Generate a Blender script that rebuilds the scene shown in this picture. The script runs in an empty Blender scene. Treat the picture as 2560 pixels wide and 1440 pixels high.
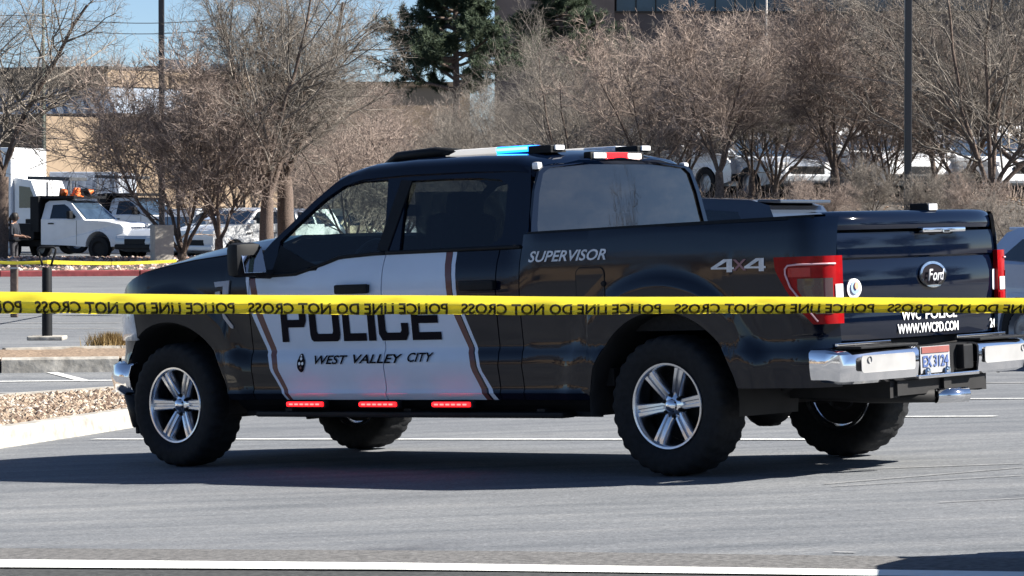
import bpy, bmesh, math, random
import numpy as np
from mathutils import Vector, Matrix
from mathutils.geometry import tessellate_polygon
random.seed(7); rng = np.random.default_rng(7)
sc = bpy.context.scene
COL = sc.collection

# ------------------------------------------------------------------ camera, sky, sun, exposure
CZ = 1.50                      # eye height above the lot
F = 8000.0                     # focal length in photograph pixels (2560 wide)
HZ = 540.0                     # horizon row
TH = math.atan((720 - HZ) / F)
cam = bpy.data.cameras.new("camera"); cam_o = bpy.data.objects.new("camera", cam); COL.objects.link(cam_o)
cam.sensor_width = 36.0; cam.lens = 36.0 * F / 2560.0; cam.clip_start = 0.5; cam.clip_end = 3000
cam_o.location = (0, 0, CZ); cam_o.rotation_euler = (math.pi / 2 - TH, 0, 0)
sc.camera = cam_o
SUN = Vector((0.790, -0.044, 0.612)).normalized()
w = bpy.data.worlds.new("World"); sc.world = w; w.use_nodes = True
nt = w.node_tree; nt.nodes.clear()
sky = nt.nodes.new("ShaderNodeTexSky"); sky.sky_type = 'NISHITA'; sky.sun_disc = False
sky.sun_elevation = math.radians(37.7); sky.sun_rotation = math.radians(93.2)
sky.altitude = 1300; sky.air_density = 0.75; sky.dust_density = 0.6; sky.ozone_density = 3.0
bg = nt.nodes.new("ShaderNodeBackground"); bg.inputs[1].default_value = 0.05
wo = nt.nodes.new("ShaderNodeOutputWorld")
nt.links.new(sky.outputs[0], bg.inputs[0]); nt.links.new(bg.outputs[0], wo.inputs[0])
sl = bpy.data.lights.new("sun", 'SUN'); sl.energy = 5.0; sl.angle = math.radians(0.53); sl.color = (1.0, 0.94, 0.85)
so = bpy.data.objects.new("sun", sl); COL.objects.link(so); so.location = (60, 0, 60)
so.rotation_euler = SUN.to_track_quat('Z', 'Y').to_euler()
sc.view_settings.view_transform = 'Standard'; sc.view_settings.look = 'None'
sc.view_settings.exposure = 1.5; sc.view_settings.gamma = 1.0; sc.view_settings.use_curve_mapping = False
sc.cycles.max_bounces = 8; sc.cycles.transparent_max_bounces = 16
sc.cycles.caustics_reflective = False; sc.cycles.caustics_refractive = False

# ------------------------------------------------------------------ helpers
def ray(px, py):
    u = (px - 1280) / F; v = (720 - py) / F
    return Vector((u, math.cos(TH) + v * math.sin(TH), -math.sin(TH) + v * math.cos(TH)))
def sms(a, b, x):
    t = np.clip((np.asarray(x, float) - a) / (b - a), 0, 1); return t * t * (3 - 2 * t)
def terr(x, y):
    x = np.asarray(x, float); y = np.asarray(y, float)
    near = -1.46 + .03488 * (np.clip(x, -7, 7) - 1.5) - .01584 * (np.minimum(y, 30) - 18.72)
    far = -1.62 + .0026 * (y - 36)
    r = x / np.maximum(y, 8)
    hill = sms(-.03, .045, r) * (sms(39, 53, y) * 1.72 + np.clip(y - 53, 0, 60) * .009)
    w_ = sms(25, 36, y)
    return near * (1 - w_) + (far + hill) * w_ + CZ
def tz(x, y): return float(terr(x, y))
def at(px, py, D):              # point seen at a photograph pixel, D metres deep
    d = ray(px, py); p = d * (D / d.y); p.z += CZ; return p
def gnd(px, py):                # point of the ground seen at a photograph pixel
    d = ray(px, py); lo, hi = 6.0, 6.0
    while hi < 400:
        hi += .25; p = d * (hi / d.y)
        if p.z + CZ < tz(p.x, p.y): break
        lo = hi
    for _ in range(20):
        m = (lo + hi) / 2; p = d * (m / d.y)
        if p.z + CZ < tz(p.x, p.y): hi = m
        else: lo = m
    return Vector((p.x, p.y, tz(p.x, p.y)))

def tag(o, label=None, cat=None, group=None, kind=None):
    if label: o["label"] = label
    if cat: o["category"] = cat
    if group: o["group"] = group
    if kind: o["kind"] = kind
    return o
def empty(name, loc, rz=0, **k):
    o = bpy.data.objects.new(name, None); COL.objects.link(o); o.location = loc; o.rotation_euler = (0, 0, rz)
    o.empty_display_size = .2
    return tag(o, **k)
def mesh_np(name, V, Fc, mat, parent=None, smooth=False, **k):
    me = bpy.data.meshes.new(name); me.from_pydata([tuple(v) for v in V] if not isinstance(V, np.ndarray) else V.tolist(), [], Fc if isinstance(Fc, list) else Fc.tolist())
    return link(name, me, mat, parent, smooth, **k)
def link(name, me, mat, parent=None, smooth=False, **k):
    if mat is not None:
        for m in (mat if isinstance(mat, (list, tuple)) else [mat]): me.materials.append(m)
    if smooth: me.polygons.foreach_set("use_smooth", [True] * len(me.polygons))
    me.update()
    o = bpy.data.objects.new(name, me); COL.objects.link(o)
    if parent: o.parent = parent
    return tag(o, **k)
class MB:
    def __init__(s): s.bm = bmesh.new()
    def box(s, c, d, rot=None, bev=0):
        r = bmesh.ops.create_cube(s.bm, size=1.0); vs = r['verts']
        for v in vs:
            p = Vector((v.co.x * d[0], v.co.y * d[1], v.co.z * d[2]))
            if rot: p = rot @ p
            v.co = p + Vector(c)
        if bev:
            es = list({e for v in vs for e in v.link_edges})
            bmesh.ops.bevel(s.bm, geom=es, offset=bev, segments=2, affect='EDGES', profile=.6)
        return s
    def tube(s, pts, r, n=8, cap=True):
        pts = [Vector(p) for p in pts]; rs = r if isinstance(r, (list, tuple)) else [r] * len(pts)
        rings = []; prev = None
        for i, p in enumerate(pts):
            d = (pts[min(i + 1, len(pts) - 1)] - pts[max(i - 1, 0)]).normalized()
            a = prev if prev else (Vector((0, 0, 1)) if abs(d.z) < .9 else Vector((1, 0, 0)))
            u = (a - d * a.dot(d)).normalized(); v = d.cross(u); prev = u
            rings.append([s.bm.verts.new(p + (u * math.cos(t) + v * math.sin(t)) * rs[i]) for t in [2 * math.pi * k / n for k in range(n)]])
        for A, B in zip(rings, rings[1:]):
            for k in range(n): s.bm.faces.new((A[k], A[(k + 1) % n], B[(k + 1) % n], B[k]))
        if cap: s.bm.faces.new(rings[0][::-1]); s.bm.faces.new(rings[-1])
        return s
    def lathe(s, prof, n=48, axis='Y', c=(0, 0, 0), closed=False):
        rings = []
        for (r, h) in prof:
            rings.append([s.bm.verts.new(Vector(c) + (Vector((r * math.cos(t), h, r * math.sin(t))) if axis == 'Y' else Vector((r * math.cos(t), r * math.sin(t), h)))) for t in [2 * math.pi * k / n for k in range(n)]])
        pr = list(zip(rings, rings[1:])) + ([(rings[-1], rings[0])] if closed else [])
        for A, B in pr:
            for k in range(n): s.bm.faces.new((A[k], A[(k + 1) % n], B[(k + 1) % n], B[k]))
        return s
    def grid(s, P):            # P[i][j] points -> quad sheet
        vs = [[s.bm.verts.new(p) for p in row] for row in P]
        for i in range(len(vs) - 1):
            for j in range(len(vs[0]) - 1):
                s.bm.faces.new((vs[i][j], vs[i + 1][j], vs[i + 1][j + 1], vs[i][j + 1]))
        return s
    def poly(s, loops, f):     # tessellated (x,z) polygon with holes mapped by f
        L = [[Vector((a, b, 0)) for a, b in l] for l in loops]
        flat = [p for l in L for p in l]; vs = [s.bm.verts.new(f(p.x, p.y)) for p in flat]
        for t in tessellate_polygon(L):
            try: s.bm.faces.new([vs[i] for i in t])
            except ValueError: pass
        return s
    def prism(s, prof, wf, bev=0):   # side profile (x,z) extruded across y, half width wf(x,z)
        A = [s.bm.verts.new((x, wf(x, z), z)) for x, z in prof]; B = [s.bm.verts.new((x, -wf(x, z), z)) for x, z in prof]
        n = len(prof); fs = []
        for i in range(n): fs.append(s.bm.faces.new((A[i], A[(i + 1) % n], B[(i + 1) % n], B[i])))
        for t in tessellate_polygon([[Vector((x, z, 0)) for x, z in prof]]):
            s.bm.faces.new([A[i] for i in t]); s.bm.faces.new([B[i] for i in t][::-1])
        return s
    def build(s, name, mat, parent=None, smooth=False, fix=True, thick=0, **k):
        if thick:
            g = s.bm.faces[:]; bmesh.ops.recalc_face_normals(s.bm, faces=g); s.bm.normal_update(); bd = [e for e in s.bm.edges if len(e.link_faces) == 1]
            mp = {v: s.bm.verts.new(v.co - v.normal * thick) for v in list(s.bm.verts)}
            for f in g: s.bm.faces.new([mp[v] for v in f.verts][::-1])
            for e in bd: a, b = e.verts; s.bm.faces.new((a, b, mp[b], mp[a]))
        if fix: bmesh.ops.recalc_face_normals(s.bm, faces=s.bm.faces[:])
        me = bpy.data.meshes.new(name); s.bm.to_mesh(me); s.bm.free()
        o = link(name, me, mat, parent, smooth, **k)
        if smooth == 'auto':
            try: me.set_sharp_from_angle(angle=math.radians(38))
            except Exception: pass
        return o
def copy_tree(o, parent=None, **k):
    c = o.copy(); COL.objects.link(c); c.parent = parent
    for ch in [x for x in list(KIDS.get(o.name, []))] or [x for x in o.children]: copy_tree(ch, c)
    return tag(c, **k)
KIDS = {}

# ------------------------------------------------------------------ materials
def newmat(name):
    m = bpy.data.materials.new(name); m.use_nodes = True; n = m.node_tree; n.nodes.clear()
    return m, n, n.nodes.new("ShaderNodeOutputMaterial")
def nd(n, t, **k):
    x = n.nodes.new(t)
    for a, b in k.items():
        if a == 'ins':
            for i, v in b.items(): x.inputs[i].default_value = v
        else: setattr(x, a, b)
    return x
def ramp(n, src, stops, interp='LINEAR'):
    r = n.nodes.new("ShaderNodeValToRGB"); r.color_ramp.interpolation = interp; e = r.color_ramp.elements
    while len(e) > 1: e.remove(e[-1])
    e[0].position, e[0].color = stops[0][0], (*stops[0][1], 1)
    for p, c in stops[1:]:
        q = e.new(p); q.color = (*c, 1)
    n.links.new(src, r.inputs[0]); return r
def mat(name, col, rough=.5, metal=0, spec=.5, var=.12, scale=6, bump=0, coat=0, emis=None, es=0, coord='Object'):
    m, n, out = newmat(name); b = n.nodes.new("ShaderNodeBsdfPrincipled")
    b.inputs["Roughness"].default_value = rough; b.inputs["Metallic"].default_value = metal
    b.inputs["Specular IOR Level"].default_value = spec; b.inputs["Coat Weight"].default_value = coat; b.inputs["Coat Roughness"].default_value = .03
    tc = n.nodes.new("ShaderNodeTexCoord"); nz = nd(n, "ShaderNodeTexNoise", ins={"Scale": scale, "Detail": 5.0})
    n.links.new(tc.outputs[coord], nz.inputs["Vector"])
    c0 = tuple(max(0, c * (1 - var)) for c in col); c1 = tuple(min(1, c * (1 + var)) for c in col)
    r = ramp(n, nz.outputs[0], [(.3, c0), (.7, c1)]); n.links.new(r.outputs[0], b.inputs["Base Color"])
    if bump:
        bp = nd(n, "ShaderNodeBump", ins={"Strength": bump, "Distance": .02}); n.links.new(nz.outputs[0], bp.inputs["Height"]); n.links.new(bp.outputs[0], b.inputs["Normal"])
    if emis:
        b.inputs["Emission Color"].default_value = (*emis, 1); b.inputs["Emission Strength"].default_value = es
    n.links.new(b.outputs[0], out.inputs[0]); return m
def glass(name, tint, refl_rough=0.0, ior=1.5, dust=0):
    m, n, out = newmat(name)
    t = nd(n, "ShaderNodeBsdfTransparent", ins={0: (*tint, 1)}); g = nd(n, "ShaderNodeBsdfGlossy", ins={0: (1, 1, 1, 1), 1: refl_rough})
    fr = nd(n, "ShaderNodeFresnel", ins={0: ior}); mx = n.nodes.new("ShaderNodeMixShader")
    geo = n.nodes.new("ShaderNodeNewGeometry"); mi = nd(n, "ShaderNodeMapRange", ins={1: 0, 2: 1, 3: ior, 4: 1 / ior}); n.links.new(geo.outputs["Backfacing"], mi.inputs[0]); n.links.new(mi.outputs[0], fr.inputs[0])
    n.links.new(fr.outputs[0], mx.inputs[0]); n.links.new(t.outputs[0], mx.inputs[1]); n.links.new(g.outputs[0], mx.inputs[2])
    last = mx
    if dust:
        df = nd(n, "ShaderNodeBsdfDiffuse", ins={0: (.35, .34, .32, 1)}); m2 = n.nodes.new("ShaderNodeMixShader"); tc = n.nodes.new("ShaderNodeTexCoord"); mp = nd(n, "ShaderNodeMapping"); mp.inputs['Scale'].default_value = (1, 1.2, 3.5); nz = nd(n, "ShaderNodeTexNoise", ins={'Scale': 2.2, 'Detail': 8.0, 'Roughness': .7}); mr = nd(n, "ShaderNodeMapRange", ins={1: .42, 2: .75, 3: dust * .2, 4: dust * 5}); n.links.new(tc.outputs['Object'], mp.inputs[0]); n.links.new(mp.outputs[0], nz.inputs[0]); n.links.new(nz.outputs[0], mr.inputs[0]); n.links.new(mr.outputs[0], m2.inputs[0])
        n.links.new(mx.outputs[0], m2.inputs[1]); n.links.new(df.outputs[0], m2.inputs[2]); last = m2
    n.links.new(last.outputs[0], out.inputs[0]); return m
black = mat("navy_black_paint", (.0010, .0032, .0110), .35, 0, .0, .1, 2, 0, .9); black.node_tree.nodes['Principled BSDF'].inputs['Coat Roughness'].default_value = .06
blackp = mat("black_plastic", (.008, .009, .011), .6, 0, .2, .2, 20)
rubber = mat("tyre_rubber", (.013, .014, .016), .8, 0, .25, .25, 30, .2)
under = mat("underbody", (.012, .012, .013), .7, 0, .3, .3, 8)
chrome = mat("chrome", (.82, .82, .84), .08, 1, .5, .03, 8)
alloy = mat("alloy", (.62, .64, .68), .22, 1, .5, .05, 10)
whitep = mat("white_paint", (.74, .76, .78), .3, 0, .5, .04, 3, 0, .5)
decalw = mat("white_vinyl", (.78, .80, .82), .4, 0, .5, .03, 4)
decalg = mat("silver_vinyl", (.55, .57, .6), .35, .2, .5, .15, 30)
decalb = mat("dark_vinyl", (.006, .005, .009), .6, 0, .08, .1, 9)
brownv = mat("brown_vinyl", (.13, .06, .055), .4, 0, .5, .1, 9)
redlens = mat("red_lens", (.26, .003, .005), .22, 0, .12, .25, 12, 0, .1)
darklens = mat("smoked_lens", (.05, .012, .014), .1, 0, .6, .2, 14, 0, .6)
clearlens = mat("clear_lens", (.75, .76, .78), .12, 0, .6, .2, 25, 0, .6)
redled = mat("red_led", (.4, .004, .006), .2, emis=(1, .006, .008), es=2.4)
redcore = mat("red_led_core", (.6, .05, .05), .2, emis=(1, .055, .05), es=3.0)
blueled = mat("blue_led", (.02, .1, .7), .2, emis=(.01, .22, 1), es=1.8)
bluecore = mat("blue_led_core", (.1, .5, .9), .2, emis=(.12, .62, 1), es=2.0)
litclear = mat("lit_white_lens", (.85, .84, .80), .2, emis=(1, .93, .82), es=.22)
badgem = mat("satin_badge", (.30, .32, .36), .35, .5)
seatm = mat("grey_seat_cloth", (.035, .035, .04), .85, 0, .3, .2, 30)
bed_m = mat("bed_liner", (.02, .02, .022), .8, 0, .3, .2, 50, .3)
gl_front = glass("light_tint_glass", (.74, .84, .82))
gl_rear = glass("dark_tint_glass", (.20, .23, .25))
gl_back = glass("rear_tint_glass", (.02, .025, .03), .01, 1.9, .006)
gl_dark = mat("dark_window", (.012, .02, .03), .04, 0, .8, .3, 2, 0, 0)
gl_blue = mat("windscreen_sky", (.03, .05, .08), .05, 0, .9, .3, 3)
mirror_m = mat("mirror_glass", (.9, .92, .95), .02, 1, .5, .01, 3)
steel = mat("grey_steel", (.33, .34, .36), .4, .6)
concrete = mat("concrete", (.46, .43, .38), .85, 0, .3, .18, 9, .4)
kerbm = mat("kerb_concrete", (.33, .315, .285), .85, 0, .3, .34, 9, .5)
redkerb = mat("red_kerb_paint", (.17, .035, .04), .7, 0, .3, .3, 5, .3)
bark = mat("bark", (.13, .10, .085), .9, 0, .2, .4, 30, .6)
linep = mat("line_paint", (.58, .59, .58), .7, 0, .3, .25, 14, .2)
linef = mat("fresh_line_paint", (.80, .82, .80), .6, 0, .3, .06, 14, .2)
oldline = mat("worn_line_paint", (.26, .26, .26), .8, 0, .3, .35, 9, .2)

def wrap_mat():     # black truck paint with the white vinyl field and its stripes, in the truck's own coordinates
    m, n, out = newmat("door_wrap"); b = n.nodes.new("ShaderNodeBsdfPrincipled")
    b.inputs["Roughness"].default_value = .35; b.inputs["Specular IOR Level"].default_value = .05; b.inputs["Coat Weight"].default_value = .7; b.inputs["Coat Roughness"].default_value = .05
    tc = n.nodes.new("ShaderNodeTexCoord"); sp = n.nodes.new("ShaderNodeSeparateXYZ"); n.links.new(tc.outputs["Object"], sp.inputs[0])
    def curve(pts):   # z -> x boundary (x stored /4)
        mr = nd(n, "ShaderNodeMapRange", ins={1: .40, 2: 1.35, 3: 0, 4: 1}); n.links.new(sp.outputs[2], mr.inputs[0])
        c = n.nodes.new("ShaderNodeFloatCurve"); cv = c.mapping.curves[0]
        P = sorted(((z - .40) / .95, x / 4) for x, z in pts)
        cv.points[0].location = P[0]; cv.points[1].location = P[-1]
        for p in P[1:-1]: cv.points.new(*p)
        for p in cv.points: p.handle_type = 'VECTOR'
        c.mapping.update(); n.links.new(mr.outputs[0], c.inputs[1])
        mu = nd(n, "ShaderNodeMath", operation='MULTIPLY', ins={1: 4.0}); n.links.new(c.outputs[0], mu.inputs[0]); return mu.outputs[0]
    def lt(a, bb):
        k = nd(n, "ShaderNodeMath", operation='LESS_THAN'); n.links.new(a, k.inputs[0]); n.links.new(bb, k.inputs[1]); return k.outputs[0]
    X = sp.outputs[0]
    ZF = [1.35, 1.19, .962, .735, .61, .435, .40]
    cw0 = curve(list(zip([3.30, 3.285, 3.229, 3.120, 3.081, 2.974, 2.95], ZF)))
    cw1 = curve(list(zip([3.265, 3.256, 3.190, 3.090, 3.055, 2.955, 2.93], ZF)))
    cb = curve(list(zip([3.21, 3.200, 3.134, 3.040, 3.011, 2.922, 2.90], ZF)))
    ZR = [1.35, 1.311, 1.054, .933, .742, .601, .447, .40]
    r0 = curve(list(zip([1.645, 1.631, 1.592, 1.544, 1.455, 1.415, 1.337, 1.31], ZR)))
    r1 = curve(list(zip([1.59, 1.580, 1.550, 1.497, 1.417, 1.375, 1.298, 1.27], ZR)))
    r2 = curve(list(zip([1.585, 1.576, 1.543, 1.487, 1.406, 1.362, 1.280, 1.255], ZR)))
    r3 = curve(list(zip([1.555, 1.545, 1.515, 1.460, 1.382, 1.338, 1.244, 1.22], ZR)))
    cur = None
    def layer(prev, a, col):    # where X < a, use col
        mx = nd(n, "ShaderNodeMix", data_type='RGBA'); mx.inputs[7].default_value = (*col, 1)
        if prev is None: mx.inputs[6].default_value = (.0045, .0062, .0105, 1)
        else: n.links.new(prev, mx.inputs[6])
        n.links.new(lt(X, a), mx.inputs[0]); return mx.outputs[2]
    blk = (.0010, .0032, .0110); W = (.58, .67, .80); BR = (.13, .055, .05)
    cur = layer(None, cw0, W); cur = layer(cur, cw1, BR); cur = layer(cur, cb, W)
    cur = layer(cur, r0, BR); cur = layer(cur, r1, blk); cur = layer(cur, r2, W); cur = layer(cur, r3, blk)
    nz = nd(n, "ShaderNodeTexNoise", ins={"Scale": 3.0, "Detail": 4.0}); n.links.new(tc.outputs["Object"], nz.inputs[0])
    dr = ramp(n, nz.outputs[0], [(.35, (.93, .93, .93)), (.65, (1, 1, 1))])
    mu = nd(n, "ShaderNodeMix", data_type='RGBA', blend_type='MULTIPLY', ins={0: 1.0}); n.links.new(cur, mu.inputs[6]); n.links.new(dr.outputs[0], mu.inputs[7])
    n.links.new(mu.outputs[2], b.inputs["Base Color"]); n.links.new(b.outputs[0], out.inputs[0]); return m
wrapm = wrap_mat()

def asphalt_mat():
    m, n, out = newmat("asphalt"); b = n.nodes.new("ShaderNodeBsdfPrincipled"); b.inputs["Roughness"].default_value = .88; b.inputs["Specular IOR Level"].default_value = .25
    tc = n.nodes.new("ShaderNodeTexCoord")
    def noise(sc_, scale, det=6, rot=0):
        mp = nd(n, "ShaderNodeMapping"); mp.inputs["Scale"].default_value = sc_; mp.inputs["Rotation"].default_value = (0, 0, rot); n.links.new(tc.outputs["Object"], mp.inputs[0])
        x = nd(n, "ShaderNodeTexNoise", ins={"Scale": scale, "Detail": float(det), "Roughness": .62}); n.links.new(mp.outputs[0], x.inputs[0]); return x.outputs[0]
    streak = noise((.55, 3.2, 1), 1.0, 7, .02); fine = noise((1, 1, 1), 55, 4); grit = noise((6, 16, 1), 3.2, 5, .01); big = noise((.3, .8, 1), .5, 3)
    r1 = ramp(n, streak, [(.28, (.098, .108, .122)), (.5, (.140, .150, .164)), (.74, (.182, .190, .200))])
    r2 = ramp(n, grit, [(.25, (.70, .71, .72)), (.5, (1, 1, 1)), (.78, (1.30, 1.27, 1.23))])
    r3 = ramp(n, fine, [(.25, (.60, .60, .60)), (.75, (1.42, 1.42, 1.42))])
    r4 = ramp(n, big, [(.3, (.88, .88, .89)), (.7, (1.1, 1.09, 1.07))])
    cur = r1.outputs[0]
    for r in (r2, r3, r4):
        mu = nd(n, "ShaderNodeMix", data_type='RGBA', blend_type='MULTIPLY', ins={0: 1.0}); n.links.new(cur, mu.inputs[6]); n.links.new(r.outputs[0], mu.inputs[7]); cur = mu.outputs[2]
    vo = nd(n, "ShaderNodeTexVoronoi", ins={"Scale": 26.0}); n.links.new(tc.outputs["Object"], vo.inputs["Vector"])
    r5 = ramp(n, vo.outputs["Distance"], [(0, (1.9, 1.85, 1.75)), (.10, (1.5, 1.48, 1.42)), (.16, (1, 1, 1))])
    st = noise((.9, .9, 1), .7, 4); r6 = ramp(n, st, [(.30, (.74, .74, .76)), (.40, (1, 1, 1))])
    for r in (r5, r6):
        mu = nd(n, "ShaderNodeMix", data_type='RGBA', blend_type='MULTIPLY', ins={0: 1.0}); n.links.new(cur, mu.inputs[6]); n.links.new(r.outputs[0], mu.inputs[7]); cur = mu.outputs[2]
    n.links.new(cur, b.inputs["Base Color"])
    bp = nd(n, "ShaderNodeBump", ins={"Strength": .5, "Distance": .004}); n.links.new(fine, bp.inputs["Height"]); n.links.new(bp.outputs[0], b.inputs["Normal"])
    n.links.new(b.outputs[0], out.inputs[0]); return m
asphalt = asphalt_mat()
asphalt2 = mat("old_asphalt_patch", (.125, .124, .124), .9, 0, .2, .35, 30, .4)
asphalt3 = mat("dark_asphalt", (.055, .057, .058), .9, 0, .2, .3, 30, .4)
mulch = mat("mulch_soil", (.085, .075, .066), .95, 0, .2, .5, 2.5, .6)
gravelbed = mat("gravel_bed", (.22, .165, .12), .95, 0, .2, .4, 25, .6)

def twig_mat(name, a, b_):
    m, n, out = newmat(name); b = n.nodes.new("ShaderNodeBsdfPrincipled"); b.inputs["Roughness"].default_value = .75; b.inputs["Specular IOR Level"].default_value = .3
    geo = n.nodes.new("ShaderNodeNewGeometry"); oi = n.nodes.new("ShaderNodeObjectInfo")
    r = ramp(n, geo.outputs["Random Per Island"], [(0, a), (.6, tuple((x + y) / 2 for x, y in zip(a, b_))), (1, b_)])
    n.links.new(r.outputs[0], b.inputs["Base Color"]); n.links.new(b.outputs[0], out.inputs[0]); return m
twig_brown = twig_mat("twigs_brown", (.11, .088, .076), (.48, .385, .33))
twig_grey = twig_mat("twigs_grey", (.075, .068, .060), (.34, .30, .26))
needle = twig_mat("needles", (.016, .032, .020), (.07, .095, .05))

# ------------------------------------------------------------------ ground
def sheet(name, xs, ys, m, dz=0, **k):
    X, Y = np.meshgrid(xs, ys, indexing='ij'); Z = terr(X, Y) + dz
    V = np.stack([X, Y, Z], -1).reshape(-1, 3); ny = len(ys)
    i, j = np.meshgrid(np.arange(len(xs) - 1), np.arange(ny - 1), indexing='ij'); a = (i * ny + j).ravel()
    return mesh_np(name, V, np.stack([a, a + ny, a + ny + 1, a + 1], 1), m, smooth=True, **k)
xs = np.unique(np.concatenate([np.linspace(-400, -30, 14), np.linspace(-30, 40, 90), np.linspace(40, 500, 16)]))
ys = np.unique(np.concatenate([np.linspace(-60, 6, 8), np.linspace(6, 60, 110), np.linspace(60, 140, 30), np.linspace(140, 1500, 14)]))
ground = sheet("asphalt_ground", xs, ys, asphalt, kind="structure")
def ribbon(name, A, m, dz=.005, n=40, **k):   # A: list of (top px,py , bottom px,py) along its run
    V = []; Fc = []
    for i in range(n + 1):
        t = i / n * (len(A) - 1); j = min(int(t), len(A) - 2); f = t - j
        q = [A[j][c] * (1 - f) + A[j + 1][c] * f for c in range(4)]
        for (a, b) in ((q[0], q[1]), (q[2], q[3])):
            p = gnd(a, b); V.append((p.x, p.y, p.z + dz))
        if i: Fc.append((2 * i - 2, 2 * i - 1, 2 * i + 1, 2 * i))
    return mesh_np(name, V, Fc, m, smooth=True, **k)
ribbon("asphalt_edge_strip", [(-1700, 1368, -1700, 1392), (-200, 1371, -200, 1404), (1280, 1380, 1280, 1420), (2800, 1401, 2800, 1452), (4300, 1422, 4300, 1486)], asphalt2, .004, kind="structure")
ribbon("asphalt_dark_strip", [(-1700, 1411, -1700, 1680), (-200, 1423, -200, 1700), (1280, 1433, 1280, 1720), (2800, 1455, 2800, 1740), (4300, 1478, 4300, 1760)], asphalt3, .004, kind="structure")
ribbon("parking_line", [(-1300, 1392, -1300, 1412), (-150, 1402, -150, 1422), (1000, 1412, 1000, 1429), (2160, 1429, 2160, 1444), (3300, 1446, 3300, 1461)], linef, .009, kind="structure")
def pline(a, b, wd, m=linep, dz=.006):
    A = gnd(*a); B = gnd(*b); n = 14; d = (B - A); d.z = 0; d.normalize(); s = Vector((-d.y, d.x, 0)) * wd / 2; V = []; Fc = []
    for i in range(n + 1):
        p = A.lerp(B, i / n)
        for q in (p - s, p + s): V.append((q.x, q.y, tz(q.x, q.y) + dz))
        if i: Fc.append((2 * i - 2, 2 * i - 1, 2 * i + 1, 2 * i))
    return mesh_np("parking_line", V, Fc, m, kind="structure")
pline((235, 1099), (2110, 1100), .12); pline((1960, 1044), (2490, 1042), .11); pline((2150, 1000), (2800, 996), .11)
pline((2380, 958), (2800, 957), .10, oldline); pline((-50, 955), (282, 952), .11); pline((-50, 984), (270, 980), .10, oldline)
pline((130, 932), (215, 954), .12); pline((-60, 808), (300, 808), .12, oldline); pline((-60, 822), (300, 822), .10, oldline)
pline((1995, 1180), (2560, 1160), .03, oldline); pline((2060, 1212), (2560, 1170), .022, oldline); pline((2080, 1218), (2560, 1190), .02, oldline)
pline((2350, 1258), (2700, 1240), .02, oldline);  pline((2085, 1382), (2140, 1384), .02, oldline)

# kerbed islands --------------------------------------------------
def island(front, back, h, name, bed_mat, top_w=.15, face=kerbm, sec=2.4, edges="fb"):
    """kerb sections along front and back pixel lines, planted bed between"""
    root = None
    def run(pl, side):
        P = [gnd(*p) for p in pl]; out = []
        for A, B in zip(P, P[1:]):
            L = (B - A).length; k = max(1, round(L / sec))
            for i in range(k):
                a = A.lerp(B, i / k); b = A.lerp(B, (i + 1) / k); d = (b - a).normalized(); a = a + d * .016; b = b - d * .016
                nrm = Vector((-d.y, d.x, 0)).normalized() * (1 if side == 'f' else -1)
                mb = MB(); za, zb = tz(a.x, a.y), tz(b.x, b.y); V = []
                for p, z in ((a, za), (b, zb)):
                    for off, hh in ((0, -.1), (.02, h * .85), (.045, h), (top_w, h), (top_w, -.1)):
                        q = p + nrm * off; V.append(mb.bm.verts.new((q.x, q.y, z + hh)))
                for j in range(5):
                    mb.bm.faces.new((V[j], V[(j + 1) % 5], V[5 + (j + 1) % 5], V[5 + j]))
                mb.bm.faces.new(V[:5][::-1]); mb.bm.faces.new(V[5:])
                out.append((mb, a))
        return out
    secs = run(front, 'f') + (run(back, 'b') if back else [])
    root = tag(bpy.data.objects.new(name, None), kind="structure"); COL.objects.link(root)
    for mb, a in secs: mb.build("kerb_section", face, root)
    if back:
        n = 24; V = []; Fc = []
        F_ = [gnd(*p) for p in front]; B_ = [gnd(*p) for p in back]
        def along(P, t):
            t *= len(P) - 1; j = min(int(t), len(P) - 2); return P[j].lerp(P[j + 1], t - j)
        for i in range(n + 1):
            a = along(F_, i / n); b = along(B_, i / n)
            for j in range(6):
                q = a.lerp(b, (j + .0) / 5); 
                e = .14
                q = a + (b - a).normalized() * (e + ((b - a).length - 2 * e) * j / 5)
                V.append((q.x, q.y, tz(q.x, q.y) + h - .03 + .03 * math.sin(math.pi * j / 5) + .01 * rng.standard_normal()))
            if i:
                for j in range(5): o = (i - 1) * 6 + j; Fc.append((o, o + 6, o + 7, o + 1))
        mesh_np("gravel_bed", V, Fc, bed_mat, root, smooth=True)
    return root
def rocks(name, pts, size, m, sq=.6, **k):
    """many small stones as one mesh"""
    base = np.array([(1, 0, 0), (-1, 0, 0), (0, 1, 0), (0, -1, 0), (0, 0, 1), (0, 0, -1)], float)
    tri = np.array([(0, 2, 4), (2, 1, 4), (1, 3, 4), (3, 0, 4), (2, 0, 5), (1, 2, 5), (3, 1, 5), (0, 3, 5)])
    N = len(pts); s = size * rng.uniform(.5, 1.4, (N, 1, 1)) * rng.uniform(.7, 1.3, (N, 6, 1)); a = rng.uniform(0, 6.28, N)
    V = base[None] * s; V[..., 2] *= sq
    c, s_ = np.cos(a)[:, None], np.sin(a)[:, None]; x = V[..., 0] * c - V[..., 1] * s_; y = V[..., 0] * s_ + V[..., 1] * c
    V = np.stack([x, y, V[..., 2]], -1) + pts[:, None, :]
    Fc = (tri[None] + 6 * np.arange(N)[:, None, None]).reshape(-1, 3)
    return mesh_np(name, V.reshape(-1, 3), Fc, m, kind="stuff", **k)
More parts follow.
